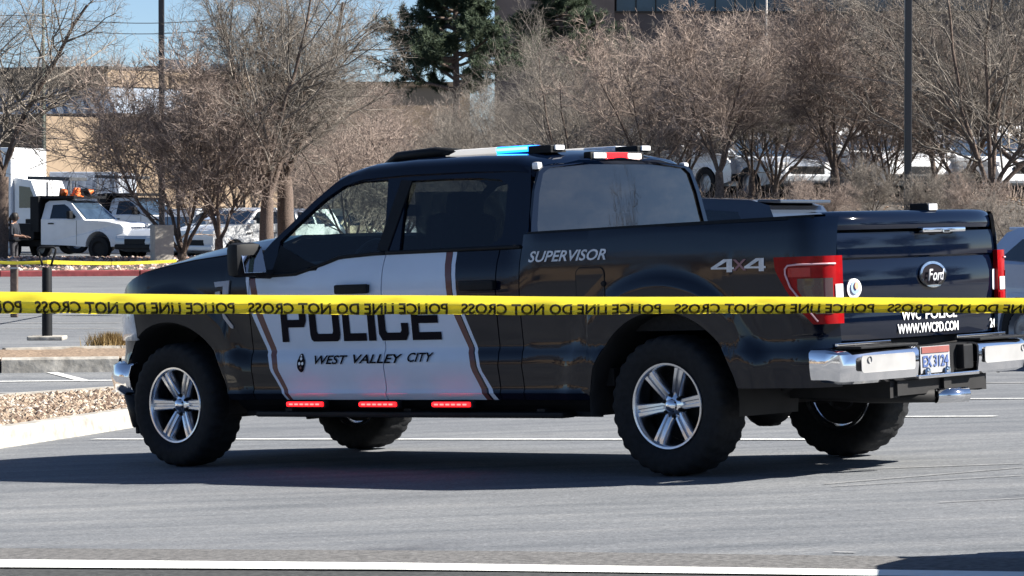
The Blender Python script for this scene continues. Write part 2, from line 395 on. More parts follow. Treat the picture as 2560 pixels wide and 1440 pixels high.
def rock_mat(name, stops):
    m, n, out = newmat(name); b = n.nodes.new("ShaderNodeBsdfPrincipled"); b.inputs["Roughness"].default_value = .9
    geo = n.nodes.new("ShaderNodeNewGeometry"); r = ramp(n, geo.outputs["Random Per Island"], stops, 'CONSTANT')
    n.links.new(r.outputs[0], b.inputs["Base Color"]); n.links.new(b.outputs[0], out.inputs[0]); return m
rockm = rock_mat("tan_gravel", [(0, (.27, .205, .15)), (.3, (.17, .12, .085)), (.5, (.34, .28, .215)), (.7, (.12, .08, .06)), (.85, (.42, .38, .33))])
rockm2 = rock_mat("pink_river_rock", [(0, (.40, .27, .22)), (.25, (.24, .15, .13)), (.45, (.5, .42, .38)), (.65, (.16, .11, .1)), (.8, (.46, .34, .24)), (.93, (.6, .57, .54))])
mulchm = rock_mat("bark_mulch", [(0, (.11, .075, .05)), (.3, (.06, .045, .035)), (.55, (.18, .125, .085)), (.8, (.26, .20, .15))])
def scatter_between(front, back, N, h):
    F_ = [gnd(*p) for p in front]; B_ = [gnd(*p) for p in back]; P = []
    for _ in range(N):
        t = random.random() * (len(F_) - 1); j = min(int(t), len(F_) - 2); a = F_[j].lerp(F_[j + 1], t - j); b = B_[j].lerp(B_[j + 1], t - j)
        d = (b - a); L = d.length; s = random.uniform(.18, L - .18); q = a + d / L * s
        P.append((q.x, q.y, tz(q.x, q.y) + h + .03 * math.sin(math.pi * s / L)))
    return np.array(P)
F1 = [(-320, 1205), (0, 1122), (340, 1068), (620, 1032)]; B1 = [(-320, 1058), (0, 1024), (340, 1000), (640, 985)]
island(F1, B1, .15, "kerb_island", gravelbed, .16, sec=3.1)
rocks("landscape_gravel", scatter_between(F1, B1, 5200, .125), .03, rockm)
F2 = [(-400, 934), (0, 933), (300, 930), (900, 926)]; B2 = [(-400, 910), (0, 905), (300, 898), (900, 893)]
island(F2, B2, .16, "far_kerb_island", gravelbed, .16, sec=3.6)
F3 = [(-600, 694), (0, 692), (350, 690), (760, 688)]
island(F3, None, .15, "red_kerb", gravelbed, .2, redkerb, sec=3.0)
# far landscape strips (river rock left, bark mulch on the slope to the right)
def strip_rocks(name, x0, x1, y0, y1, N, size, m, crown=.35, cond=None):
    X = rng.uniform(x0, x1, N); Y = rng.uniform(y0, y1, N)
    if cond is not None: k = cond(X, Y); X, Y = X[k], Y[k]
    Z = terr(X, Y) + .12 + crown * np.sin(np.pi * (Y - y0) / (y1 - y0))
    return rocks(name, np.stack([X, Y, Z], 1), size, m)
g0 = gnd(0, 690).y
V = []; Fc = []
for i in range(41):
    x = -22 + 40 * i / 40
    for j in range(9):
        y = g0 + .2 + 13 * j / 8; V.append((x, y, tz(x, y) + .12 + .22 * math.sin(math.pi * j / 8)))
    if i:
        for j in range(8): o = (i - 1) * 9 + j; Fc.append((o, o + 9, o + 10, o + 1))
mesh_np("rock_bed_ground", V, Fc, mulch, smooth=True, kind="structure")
strip_rocks("river_rock", -20, 8, g0 + .3, g0 + 13, 9000, .075, rockm2, .22)
sheet("mulch_slope", np.linspace(2.2, 60, 60), np.linspace(41, 62, 30), mulch, .03, kind="structure")
strip_rocks("bark_mulch", 2.5, 40, 41, 60, 16000, .026, mulchm, 0)

# ------------------------------------------------------------------ truck
TM = Matrix(((-0.7621512276213838, -0.6464602677402206, -0.034851520317771424, 1.50), (0.6463512450602917, -0.762875882841096, 0.015825782395482282, 18.72),
             (-0.03681812385535621, -0.01046468406884991, 0.9992671895659894, CZ - 1.46), (0, 0, 0, 1)))
truck = empty("pickup_truck", (0, 0, 0), label="black police pickup truck with white door panels, parked behind the yellow tape", cat="pickup truck")
truck.matrix_world = TM
WB = 3.99; HUBZ = .405; AR = .53
ZK = [.36, .40, .44, .475, .50, .56, .635, .715, .737, .765, .80, .9, 1.0, 1.10, 1.18, 1.24, 1.30, 1.345, 1.40, 1.46]
YC = [.86, .92, .958, .976, .966, .974, .988, .974, .961, .961, .966, .976, .985, .985, .976, .962, .937, .922, .905, .885]
YB = [.86, .92, .958, .976, .966, .974, .988, .974, .961, .961, .966, .976, .985, .988, .986, .982, .974, .968, .958, .93]
def ys_(x, z):
    a = float(np.interp(z, ZK, YC)); b = float(np.interp(z, ZK, YB)); k = 1 - float(sms(.9, 1.15, x))
    y = a * (1 - k) + b * k
    for hx in (0, WB):
        r = math.hypot(x - hx, z - HUBZ)
        if r < .74: y += .030 * float(sms(.74, .69, r)) * (1 - .35 * float(sms(.69, .53, r)))
    if x > 4.15: y *= 1 - .30 * ((x - 4.15) / .55) ** 2.2
    if x < -.90: y -= .16 * ((-.90 - x) / .20) ** 2.4
    return y
def zlow(x):
    base = .435 if .5 < x < 3.5 else (.50 if x < .5 else .47)
    for hx in (0, WB):
        d = abs(x - hx)
        if d < AR: base = max(base, HUBZ + math.sqrt(AR * AR - d * d))
    return base
def door_top(x): return float(np.interp(x, [1.0, 2.2, 2.5, 2.62, 2.85, 3.3], [1.318, 1.312, 1.298, 1.262, 1.205, 1.195]))
def fender_top(x): return float(np.interp(x, [3.1, 3.3, 3.76, 4.1, 4.3, 4.45, 4.65, 4.72], [1.365, 1.36, 1.325, 1.28, 1.24, 1.19, 1.10, 1.04]))
def bed_top(x): return float(np.interp(x, [-1.1, -.9, 1.0], [1.43, 1.425, 1.40]))
def columns(x0, x1, n=24):
    X = list(np.linspace(x0, x1, n))
    for hx in (0, WB):
        for t in np.linspace(0, math.pi, 33):
            x = hx + AR * math.cos(t)
            if x0 < x < x1: X.append(x)
    X = sorted(X); o = [X[0]]
    for x in X[1:]:
        if x - o[-1] > .004: o.append(x)
    return o
ZR_ = [.0, .03, .07, .12, .17, .22, .27, .32, .40, .50, .60, .70, .78, .85, .91, .96, 1.0]
def panel(name, x0, x1, top, m, s=1, low=None, off=0, n=22, parent=truck, **k):
    P = []
    zs = [z for z in ZK]
    for x in columns(x0, x1, n):
        zl = low(x) if low else zlow(x); zt = top(x); col = []
        # rows bunch at the body creases where the column reaches them
        for q in ZR_:
            z = zl + (zt - zl) * q; col.append(z)
        if zl < .46:
            cand = [z for z in zs if zl < z < zt]; col = sorted([zl] + cand[:] + [zt]); 
            while len(col) < 17: 
                g = max(range(len(col) - 1), key=lambda i: col[i + 1] - col[i]); col.insert(g + 1, (col[g] + col[g + 1]) / 2)
            while len(col) > 17:
                g = min(range(1, len(col) - 1), key=lambda i: col[i + 1] - col[i - 1]); col.pop(g)
        P.append([(x, s * (ys_(x, z) + off), z) for z in col])
    return MB().grid(P).build(name, m, parent, smooth='auto', thick=.02, **k)
for s in (1, -1):
    panel("fender", 3.255, 4.70, fender_top, wrapm, s, n=26)
    fd = panel("front_door", 2.126, 3.247, door_top, wrapm, s)
    rd = panel("rear_door", 1.215, 2.118, door_top, wrapm, s)
    panel("cab_corner", 1.032, 1.207, door_top, wrapm, s, n=6)
    bs = panel("bed_side", -1.10, 1.025, bed_top, black, s, n=40)
    # door handles and belt mouldings
    for d, hx in ((fd, 2.345), (rd, 1.335)):
        mb = MB(); y = ys_(hx, 1.115)
        mb.box((hx, s * (y + .028), 1.112), (.27, .03, .058), bev=.012); mb.box((hx + .1, s * (y + .01), 1.112), (.05, .04, .05)).box((hx - .1, s * (y + .01), 1.112), (.05, .04, .05))
        mb.build("handle", blackp, d, smooth='auto')
    for (x0, x1) in ((1.04, 2.12), (2.13, 3.1)):
        mb = MB(); mb.tube([(x, s * (ys_(x, door_top(x) + .012) + .004), door_top(x) + .012) for x in np.linspace(x0, x1, 24)], .013, 6); mb.build("belt_moulding", blackp, fd if x0 > 2 else rd, smooth=True)
    # rocker, running board with its brackets
    panel("rocker_panel", .56, 3.44, lambda x: .432, blackp, s, low=lambda x: .33, off=-.035, n=10)
    mb = MB(); mb.box((2.0, s * .90, .345), (2.5, .13, .035), bev=.014); mb.build("running_board", blackp, truck, smooth='auto')
    for bx in (.95, 2.0, 3.0): MB().box((bx, s * .82, .36), (.06, .2, .04)).build("step_bracket", under, truck)
    # arch lips and liners
    for hx in (0, WB):
        P = []; Q = []
        for t in np.linspace(-.12, math.pi + .12, 36):
            x, z = hx + AR * math.cos(t), HUBZ + AR * math.sin(t)
            y = ys_(max(min(x, 4.6), -1.05), max(z, .5))
            P.append([(x, s * (y - .004), z), (hx + (AR - .012) * math.cos(t), s * (y - .02), HUBZ + (AR - .012) * math.sin(t)), (hx + (AR - .004) * math.cos(t), s * (y - .30), HUBZ + (AR - .004) * math.sin(t)), (x, s * .42, z)])
        MB().grid(P).build("wheel_arch_liner", under, truck, smooth=True)
# six light modules on the near-side sill, three lit bars
for (a, b) in ((2.93, 2.62), (2.315, 2.01), (1.72, 1.42)):
    c = (a + b) / 2
    h = MB().box((c, .985, .408), (abs(a - b) + .03, .035, .045), bev=.008).build("sill_light", blackp, truck)
    MB().box((c, 1.003, .410), (abs(a - b), .022, .028), bev=.009).build("lens", redled, h)
    mb = MB()
    for i in range(6): mb.box((c + (i - 2.5) * .045, 1.0145, .410), (.030, .006, .010), bev=.003)
    mb.build("led_strip", redcore, h, kind="stuff")
# fuel door, badges
def on_side(x, z, o=.004): return Vector((x, ys_(x, z) + o, z))
def rr(x0, x1, z0, z1, r, n=5):
    P = []
    for cx, cz, a in ((x1 - r, z1 - r, 0), (x0 + r, z1 - r, 90), (x0 + r, z0 + r, 180), (x1 - r, z0 + r, 270)):
        for i in range(n + 1): t = math.radians(a + 90 * i / n); P.append((cx + r * math.cos(t), cz + r * math.sin(t)))
    return P
outer = rr(.385, .60, .985, 1.20, .045); inner = rr(.391, .594, .991, 1.194, .04)
MB().poly([outer, inner], lambda x, z: on_side(x, z, .003)).build("fuel_door_seam", blackp, truck)
MB().poly([inner], lambda x, z: on_side(x, z, .004)).build("fuel_door", black, truck, smooth=True)
MB().lathe([(.0, .012), (.014, .010), (.018, 0)], 14, 'Y', (.395, 0, 1.10)).build("fuel_door_release", blackp, truck).location = (0, ys_(.395, 1.1), 0)
fb = MB().poly([[(3.555, 1.183), (3.42, 1.19), (3.425, 1.105), (3.475, 1.103), (3.475, 1.155), (3.545, 1.150)]], lambda x, z: on_side(x, z, .012)).build("fender_badge", badgem, truck, thick=.01)
MB().poly([[(3.50, 1.125), (3.545, 1.12), (3.545, 1.085), (3.50, 1.09)]], lambda x, z: on_side(x, z, .010)).build("vent_chip", badgem, truck, thick=.008)
MB().poly([[(3.49, .985), (3.475, .985), (3.40, .90), (3.405, .885), (3.425, .89), (3.485, .955)]], lambda x, z: on_side(x, z, .008)).build("vent_trim", badgem, truck, thick=.006)

def text_mesh(txt, size, bold=0, shear=0, width=1, space=1):
    cu = bpy.data.curves.new("lettering", 'FONT'); cu.body = txt; cu.size = size; cu.shear = shear; cu.offset = bold; cu.space_character = space; cu.align_x = 'LEFT'; cu.resolution_u = 3
    o = bpy.data.objects.new("lettering", cu); COL.objects.link(o); bpy.context.view_layer.update()
    me = bpy.data.meshes.new_from_object(o.evaluated_get(bpy.context.evaluated_depsgraph_get()))
    bpy.data.objects.remove(o); bpy.data.curves.remove(cu)
    for v in me.vertices: v.co.x *= width
    return me
def place_text(name, txt, m, parent, fmap, x0, x1, z0, z1, bold=0, shear=0, thick=0):
    """lettering fitted into [x0,x1]x[z0,z1] (text runs from x0 to x1) and laid on fmap(x,z)"""
    me = text_mesh(txt, 1, bold, shear); co = np.array([v.co[:] for v in me.vertices])
    lo, hi = co.min(0), co.max(0)
    bm = bmesh.new(); bm.from_mesh(me); bpy.data.meshes.remove(me)
    bmesh.ops.triangulate(bm, faces=bm.faces[:])
    for v in bm.verts:
        u = (v.co.x - lo[0]) / (hi[0] - lo[0]); t = (v.co.y - lo[1]) / (hi[1] - lo[1]); v.co = fmap(x0 + (x1 - x0) * u, z0 + (z1 - z0) * t)
    mb = MB(); mb.bm.free(); mb.bm = bm
    return mb.build(name, m, parent, thick=thick)
# POLICE: wide square lettering, each letter its own piece of vinyl
def wide_letter(ch, x0, x1, z0, z1, st=.058, r=.035):
    """x0 is the left edge as read (larger truck x)"""
    W = abs(x1 - x0); f = lambda u, v: (x0 + (x1 - x0) * u, z0 + (z1 - z0) * v); a = st / W; b = st / (z1 - z0) * .82
    c = .10; d = .16
    if ch == 'P': L = [[(0, 0), (a, 0), (a, .36), (1 - c, .36), (1, .36 + d), (1, 1 - d), (1 - c, 1), (0, 1)], [(a, .36 + b), (a, 1 - b), (1 - a, 1 - b), (1 - a, .36 + b)]]
    elif ch == 'O': L = [[(c, 0), (1 - c, 0), (1 - .03, .05), (1, d), (1, 1 - d), (1 - c, 1), (c, 1), (0, 1 - d), (0, d), (.03, .05)], [(a + .03, b), (a, b + .06), (a, 1 - b - .06), (a + .03, 1 - b), (1 - a - .03, 1 - b), (1 - a, 1 - b - .06), (1 - a, b + .06), (1 - a - .03, b)]]
    elif ch == 'L': L = [[(0, 0), (1, 0), (1, b), (a, b), (a, 1), (0, 1)]]
    elif ch == 'I': L = [[(0, 0), (1, 0), (1, 1), (0, 1)]]
    elif ch == 'C': L = [[(c, 0), (1 - c, 0), (1, d), (1, .42), (1 - a, .42), (1 - a, b + .05), (1 - a - .04, b), (a + .04, b), (a, b + .06), (a, 1 - b - .06), (a + .04, 1 - b), (1 - a - .04, 1 - b), (1 - a, 1 - b - .05), (1 - a, .62), (1, .62), (1, 1 - d), (1 - c, 1), (c, 1), (0, 1 - d), (0, d)]]
    elif ch == 'E': L = [[(0, 0), (1, 0), (1, b), (a, b), (a, .5 - b / 2), (.92, .5 - b / 2), (.92, .5 + b / 2), (a, .5 + b / 2), (a, 1 - b), (1, 1 - b), (1, 1), (0, 1)]]
    mb = MB(); mb.poly([[f(u, v) for u, v in l] for l in L], lambda x, z: on_side(x, z, .006)); bmesh.ops.triangulate(mb.bm, faces=mb.bm.faces[:])
    return mb.build("letter", decalb, truck)
PX = lambda p: 2.985 - (p - 700) * (2.985 - 1.655) / 408.0
for ch, a, b in (('P', 701, 768), ('O', 776, 854), ('L', 862, 921), ('I', 926, 945), ('C', 953, 1028), ('E', 1036, 1108)):
    wide_letter(ch, PX(a), PX(b), .795, 1.045)
sidemap = lambda x, z: on_side(x, z, .009)
for wd_, a, b, za, zb in (("WEST", 2.700, 2.42, .655, .71), ("VALLEY", 2.375, 1.965, .658, .713), ("CITY", 1.925, 1.715, .664, .72)):
    place_text("town_lettering", wd_, decalb, truck, sidemap, a, b, za, zb, .02, .25)
sup = lambda x, z: on_side(x, z, .004)
place_text("rank_lettering", "SUPERVISOR", decalg, truck, sup, .955, .375, 1.236, 1.300, .02, .3)
# 4x4 decal
for ch, a, b, m in (("4", -.372, -.53, decalg), ("4", -.60, -.745, decalg)):
    L = [(0, .25), (0, .38), (.55, 1), (.92, 1), (.92, .38), (1, .38), (1, .22), (.92, .22), (.92, 0), (.68, 0), (.68, .22)]
    H = [(.25, .38), (.68, .38), (.68, .82)]
    MB().poly([[(a + (b - a) * u, 1.143 + .072 * v) for u, v in L], [(a + (b - a) * u, 1.143 + .072 * v) for u, v in H]], lambda x, z: on_side(x, z, .004)).build("drive_decal", m, truck)
place_text("drive_decal", "X", mat("red_grey_vinyl", (.25, .12, .13), .4), truck, sup, -.52, -.615, 1.150, 1.212, .02, 0)
# beehive shaped emblem
E0 = [(math.sin(t) * .034 * (1 if math.cos(t) < .3 else .8), math.cos(t) * .058) for t in np.linspace(0, 2 * math.pi, 25)[:-1]]
em = MB().poly([[(2.813 + a, .665 + b) for a, b in E0]], lambda x, z: on_side(x, z, .006)).build("emblem", decalb, truck)
for i, (a, b, r) in enumerate([(0, .026, .010), (.013, -.004, .010), (-.013, -.004, .010), (0, -.030, .009), (0, .044, .006)]):
    MB().poly([[(2.813 + a + r * math.cos(t), .665 + b + r * math.sin(t)) for t in np.linspace(0, 6.28, 11)[:-1]]], lambda x, z: on_side(x, z, .008)).build("emblem_spot", decalw if i != 3 else brownv, em)

# greenhouse -------------------------------------------------------
def yg(z): return .922 - (z - 1.33) * .41
WF = [(3.06, 1.425), (2.92, 1.545), (2.76, 1.675), (2.62, 1.752), (2.48, 1.775), (2.255, 1.775), (2.20, 1.55), (2.155, 1.330), (2.50, 1.318), (2.60, 1.290), (2.72, 1.245), (2.82, 1.222), (3.00, 1.222), (3.05, 1.30)]
WR = [(2.09, 1.760), (1.80, 1.760), (1.50, 1.752), (1.335, 1.735), (1.27, 1.70), (1.225, 1.46), (1.225, 1.39), (1.30, 1.345), (1.70, 1.336), (2.02, 1.332), (2.05, 1.50)]
OUT = [(3.26, 1.205), (3.22, 1.32), (3.13, 1.42), (3.0, 1.53), (2.85, 1.665), (2.70, 1.775), (2.60, 1.815), (2.2, 1.830), (1.6, 1.825), (1.12, 1.80), (1.07, 1.62), (1.035, 1.45), (1.035, 1.325), (1.6, 1.328), (2.2, 1.322), (2.5, 1.308), (2.62, 1.272), (2.85, 1.214)]
cabr = None
for s in (1, -1):
    fr = MB().poly([OUT, WF, WR], lambda x, z: Vector((x, s * yg(z), z))).build("window_frame", black if s > 0 else black, truck, thick=.03)
    MB().poly([WF], lambda x, z: Vector((x, s * (yg(z) - .018), z))).build("front_side_window", gl_front, truck)
    MB().poly([WR], lambda x, z: Vector((x, s * (yg(z) - .018), z))).build("rear_side_window", gl_rear, truck)
    MB().box((2.125, s * (yg(1.55) + .002), 1.55), (.09, .012, .46), Matrix.Rotation(s * .39, 3, 'X') @ Matrix.Rotation(-.14, 3, 'Y')).build("pillar_trim", blackp, truck)
def roofz(x): return float(np.interp(x, [1.08, 1.13, 1.25, 1.6, 2.1, 2.45, 2.6, 2.72], [1.800, 1.832, 1.846, 1.858, 1.862, 1.850, 1.828, 1.79]))
P = []
for x in [1.085, 1.10, 1.13, 1.18, 1.25, 1.4, 1.6, 1.85, 2.1, 2.3, 2.45, 2.55, 2.62, 2.70]:
    z = roofz(x); k = float(sms(1.08, 1.3, x)) * (1 - .5 * float(sms(2.4, 2.7, x)))
    row = [(.745, z - .065), (.728, z - .03), (.71, z - .008), (.68, z + .012), (.62, z + .030), (.5, z + .045), (.25, z + .060), (0, z + .066)]
    row = [(y, z - .065 + (zz - z + .065) * (.80 + .20 * k)) for y, zz in row]
    bow = lambda y: .06 * (1 - (y / .74) ** 2)
    xx = lambda y: x - bow(y) * float(sms(1.25, 1.08, x)) * .5 + 1.5 * bow(y) * float(sms(2.4, 2.7, x))
    P.append([(xx(y), y, zz) for y, zz in row] + [(xx(y), -y, zz) for y, zz in row[::-1][1:]])
roof = MB().grid(P).build("roof", black, truck, smooth='auto', thick=.03)
# windshield and rear window
P = []
for i in range(9):
    t = i / 8; x = 3.16 + (2.66 - 3.16) * t; z = 1.40 + (1.80 - 1.40) * t; hw = yg(z) - .03
    P.append([(x + .20 * (1 - (v) ** 2), hw * v, z + .02 * (1 - v * v)) for v in np.linspace(1, -1, 13)])
MB().grid(P).build("windshield", gl_front, truck, smooth=True)
BX = lambda y, z: 1.03 + (z - 1.42) * .115 - .05 * (1 - (y / .8) ** 2)
fr_o = [(-.885, 1.33), (.885, 1.33), (.86, 1.45), (.80, 1.66), (.745, 1.77), (.70, 1.80), (.4, 1.845), (0, 1.858), (-.4, 1.845), (-.70, 1.80), (-.745, 1.77), (-.80, 1.66), (-.86, 1.45)]
fr_i = [(-.815, 1.40), (.815, 1.40), (.81, 1.46), (.765, 1.64), (.715, 1.755), (.66, 1.787), (.35, 1.808), (0, 1.815), (-.35, 1.808), (-.66, 1.787), (-.715, 1.755), (-.765, 1.64), (-.81, 1.46)]
def dense(l, k=5): return [(a[0] + (b[0] - a[0]) * i / k, a[1] + (b[1] - a[1]) * i / k) for a, b in zip(l, l[1:] + l[:1]) for i in range(k)]
MB().poly([dense(fr_o), dense(fr_i)], lambda y, z: Vector((BX(y, z), y, z))).build("cab_back_panel", black, truck, thick=.02)
P = [[(BX(hw * v, z) - .006, hw * v, z - (0 if j < 8 else .0)) for v in np.linspace(1, -1, 17)] for j, (z, hw) in enumerate([(1.395, .818), (1.46, .812), (1.55, .79), (1.64, .768), (1.70, .745), (1.755, .718), (1.775, .69), (1.79, .64), (1.812, .3)])]
MB().grid(P).build("rear_window", gl_back, truck, smooth=True)
P = [[(1.035 - .05 * (1 - v * v), .93 * v, z) for v in np.linspace(1, -1, 9)] for z in (.5, 1.0, 1.34)]
MB().grid(P).build("cab_back_panel", black, truck, thick=.02)
# centre high-mounted lamp at the roof's rear edge; pale corner blocks imitate sun glints
h = MB().box((1.055, .02, 1.865), (.06, .52, .05), bev=.012).build("high_brake_light", blackp, truck, smooth='auto')
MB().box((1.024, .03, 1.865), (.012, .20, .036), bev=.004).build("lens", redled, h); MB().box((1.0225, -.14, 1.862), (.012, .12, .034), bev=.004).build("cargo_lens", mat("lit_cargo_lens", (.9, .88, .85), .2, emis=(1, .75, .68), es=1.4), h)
MB().box((1.022, .20, 1.865), (.012, .12, .034), bev=.004).build("cargo_lens", clearlens, h)
for s in (1, -1): MB().box((1.085, s * .715, 1.805), (.05, .045, .045), bev=.014).build("roof_corner_glint", clearlens, truck, smooth='auto')
# light bars along both roof edges
for s in (1, -1):
    bar = MB().box((1.62, s * .42, 1.897), (.92, .14, .012)).box((1.25, s * .42, 1.917), (.18, .14, .038), bev=.008).build("roof_light_bar", blackp, truck)
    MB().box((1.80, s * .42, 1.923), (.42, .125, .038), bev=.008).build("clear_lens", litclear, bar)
    MB().box((1.47, s * .42, 1.923), (.27, .125, .038), bev=.010).build("blue_lens", blueled if s > 0 else clearlens, bar)
    if s > 0: MB().box((1.47, s * .485, 1.925), (.24, .008, .016), bev=.003).build("led_strip", bluecore, bar)
    MB().box((1.153, s * .42, 1.919), (.016, .085, .030), bev=.006).build("end_lens", clearlens, bar)
    for fx in (1.25, 1.95): MB().box((fx, s * .42, 1.88), (.05, .06, .05)).build("mount_foot", blackp, bar)
MB().box((2.02, 0, 1.925), (.1, .98, .03), bev=.01).build("light_bar_cross_piece", blackp, truck)
MB().tube([(2.62, .42, 1.85), (2.42, .46, 1.925), (2.1, .47, 1.935), (1.9, .46, 1.93)], [.015, .03, .034, .02], 8).build("roof_camera_mount", blackp, truck, smooth=True)
# interior
si = 1
def seat(x, y, wd):
    s_ = MB().box((x, y, .82), (.52, wd, .2), bev=.06).build("seat", seatm, truck, smooth='auto')
    MB().box((x - .3, y, 1.2), (.16, wd, .72), Matrix.Rotation(-.22, 3, 'Y'), bev=.06).build("backrest", seatm, s_, smooth='auto')
    for dy in ([0] if wd < .8 else [-.4, .4]): MB().box((x - .395, y + dy, 1.60), (.11, .27, .17), Matrix.Rotation(-.15, 3, 'Y'), bev=.05).build("headrest", seatm, s_, smooth='auto')
seat(2.35, .38, .52); seat(2.35, -.38, .52); seat(1.68, 0, 1.35)
MB().box((3.0, 0, 1.12), (.42, 1.66, .34), bev=.08).build("dashboard", blackp, truck, smooth='auto')
MB().box((2.0, 0, .62), (2.0, 1.7, .06)).build("cab_floor", under, truck)
R_ = Matrix.Rotation(.45, 3, 'Y'); ring = [Vector((2.77, .38, 1.24)) + Matrix.Rotation(-.42, 3, 'Y') @ Vector((0, .185 * math.cos(t), .185 * math.sin(t))) for t in np.linspace(0, 2 * math.pi, 29)]
st = MB().tube(ring, .015, 6).build("steering_wheel", blackp, truck, smooth=True); MB().box((2.79, .38, 1.235), (.04, .3, .06), Matrix.Rotation(-.42, 3, 'Y'), bev=.01).box((2.9, .38, 1.18), (.25, .05, .05)).build("steering_hub", blackp, st)
MB().box((2.78, 0, 1.60), (.03, .26, .075), bev=.015).build("rearview_mirror", blackp, truck)
MB().box((2.80, -.05, 1.23), (.05, .30, .20), Matrix.Rotation(.3, 3, 'Y'), bev=.01).build("laptop_screen", blackp, truck)
MB().box((2.45, 0, 1.02), (.45, .26, .22), bev=.03).build("console", blackp, truck)
MB().box((2.02, 0, 1.38), (.02, 1.5, .62)).build("prisoner_screen", glass("scratched_screen", (.35, .38, .38)), truck)
# hood, grille, nose
P = []
for x in [3.17, 3.3, 3.5, 3.8, 4.05, 4.25, 4.40, 4.54, 4.65, 4.70]:
    z = fender_top(x); hw = ys_(min(x, 4.69), z) - .012
    P.append([(x + .12 * (1 - v * v) * float(sms(4.2, 4.65, x)), hw * v, z + .01 + (.075 + .02 * float(sms(4.5, 3.3, x))) * (1 - abs(v) ** 3) + .018 * math.exp(-((abs(v) - .62) / .1) ** 2)) for v in [1, .97, .9, .8, .7, .62, .55, .4, .2, 0, -.2, -.4, -.55, -.62, -.7, -.8, -.9, -.97, -1]])
MB().grid(P).build("hood", black, truck, smooth='auto', thick=.02)
P = [[(4.695 + .12 * (1 - v * v) - .12 * abs(v) ** 8, (ys_(4.69, z) - .005) * v, z) for v in np.linspace(1, -1, 15)] for z in np.linspace(.62, 1.06, 6)]
MB().grid(P).build("grille", blackp, truck, thick=.03)
for s in (1, -1):
    P = [[(4.30 + .41 * t, s * (ys_(4.30 + .38 * t, z) + .006), z) for t in np.linspace(0, 1, 8)] for z in np.linspace(.82, 1.06, 5)]
    MB().grid(P).build("headlight", clearlens, truck, smooth=True, thick=.02)
    MB().tube([(4.56, s * .80, .5), (4.57, s * .80, .52)], .045, 14).build("fog_light", clearlens, truck)
# front bumper (chrome) and valance
P = []
for z, o in ((.46, -.03), (.50, 0), (.58, .012), (.66, 0), (.68, -.03)):
    P.append([(x + o, y + (o if y > 0 else -o), z) for x, y in ((4.42, .93), (4.58, .90), (4.70, .82), (4.78, .64), (4.83, .3), (4.84, 0), (4.83, -.3), (4.78, -.64), (4.70, -.82), (4.58, -.90), (4.42, -.93))])
MB().grid(P).build("front_bumper", chrome, truck, smooth=True, thick=.02)
P = [[(x + (z - .46) * .35, y, z) for x, y in ((4.40, .93), (4.50, .91), (4.60, .83), (4.70, .58), (4.74, 0), (4.70, -.58), (4.60, -.83), (4.40, -.93))] for z in (.25, .35, .46)]
MB().grid(P).build("front_valance", blackp, truck, smooth=True, thick=.02)
for s in (1, -1):
    MB().box((4.40, s * .80, .36), (.03, .22, .30), bev=.008).build("mud_flap", blackp, truck)
# mirrors
for s in (1, -1):
    mh = MB().box((3.135, s * 1.13, 1.315), (.13, .20, .215), Matrix.Rotation(-s * .18, 3, 'Z'), bev=.045)
    mh.tube([(3.06, s * .95, 1.22), (3.10, s * 1.06, 1.225)], .028, 8); mh = mh.build("side_mirror", blackp, truck, smooth='auto')
    MB().box((3.063, s * 1.125, 1.315), (.006, .16, .17), Matrix.Rotation(-s * .20, 3, 'Z') @ Matrix.Rotation(.27, 3, 'Y') , bev=.002).build("mirror_glass", mirror_m, mh)
    MB().poly([[(3.06, 1.222), (3.04, 1.40), (2.80, 1.30), (2.66, 1.262), (2.68, 1.235)]], lambda x, z: Vector((x, s * (yg(z) + .006), z))).build("mirror_sail", blackp, truck, thick=.01)
# bed: rails, floor, inner walls
for s in (1, -1):
    MB().grid([[(x, s * (ys_(x, 1.40) - .004), bed_top(x) - .006), (x, s * (ys_(x, 1.40) - .012), bed_top(x) + .014), (x, s * .80, bed_top(x) + .014), (x, s * .79, bed_top(x) - .02)] for x in np.linspace(-1.02, 1.0, 14)]).build("bed_rail_cap", blackp, truck, smooth=False)
    MB().box((0, s * .80, 1.12), (2.0, .03, .56)).build("bed_inner_wall", bed_m, truck)
MB().box((-.02, 0, .84), (2.06, 1.62, .04)).build("bed_floor", bed_m, truck); MB().box((.99, 0, 1.12), (.03, 1.66, .56)).build("bed_front_wall", bed_m, truck)
MB().box((.97, 0, 1.40), (.05, 1.8, .03)).build("bed_front_rail", blackp, truck)
# tailgate: curved upper lip over a creased lower sheet
def tg(prof, name, m, y0=.785, y1=-.855, par=truck):
    return MB().grid([[(x - .05 * (1 - v * v) + (.07 * abs(v) ** 7 if name == 'tailgate_lip' else 0), y0 + (y1 - y0) * (1 - v) / 2 if False else (y0 + y1) / 2 + (y0 - y1) / 2 * v, z) for x, z in prof] for v in np.linspace(1, -1, 25)]).build(name, m, par, smooth='auto')
tail = tg([(-1.055, 1.338), (-1.072, 1.335), (-1.078, 1.30), (-1.080, 1.24), (-1.078, 1.20), (-1.066, 1.188), (-1.074, 1.165), (-1.082, 1.10), (-1.082, 1.02), (-1.074, .95), (-1.068, .92), (-1.072, .90), (-1.070, .80), (-1.060, .745), (-1.03, .735)], "tailgate", black)
tg([(-.95, 1.452), (-1.02, 1.456), (-1.062, 1.449), (-1.088, 1.432), (-1.102, 1.405), (-1.106, 1.375), (-1.100, 1.352), (-1.07, 1.348)], "tailgate_lip", black, .80, -.865, tail)
tg([(-1.0, 1.44), (-1.0, .76)], "inner_sheet", bed_m, .78, -.85, tail)
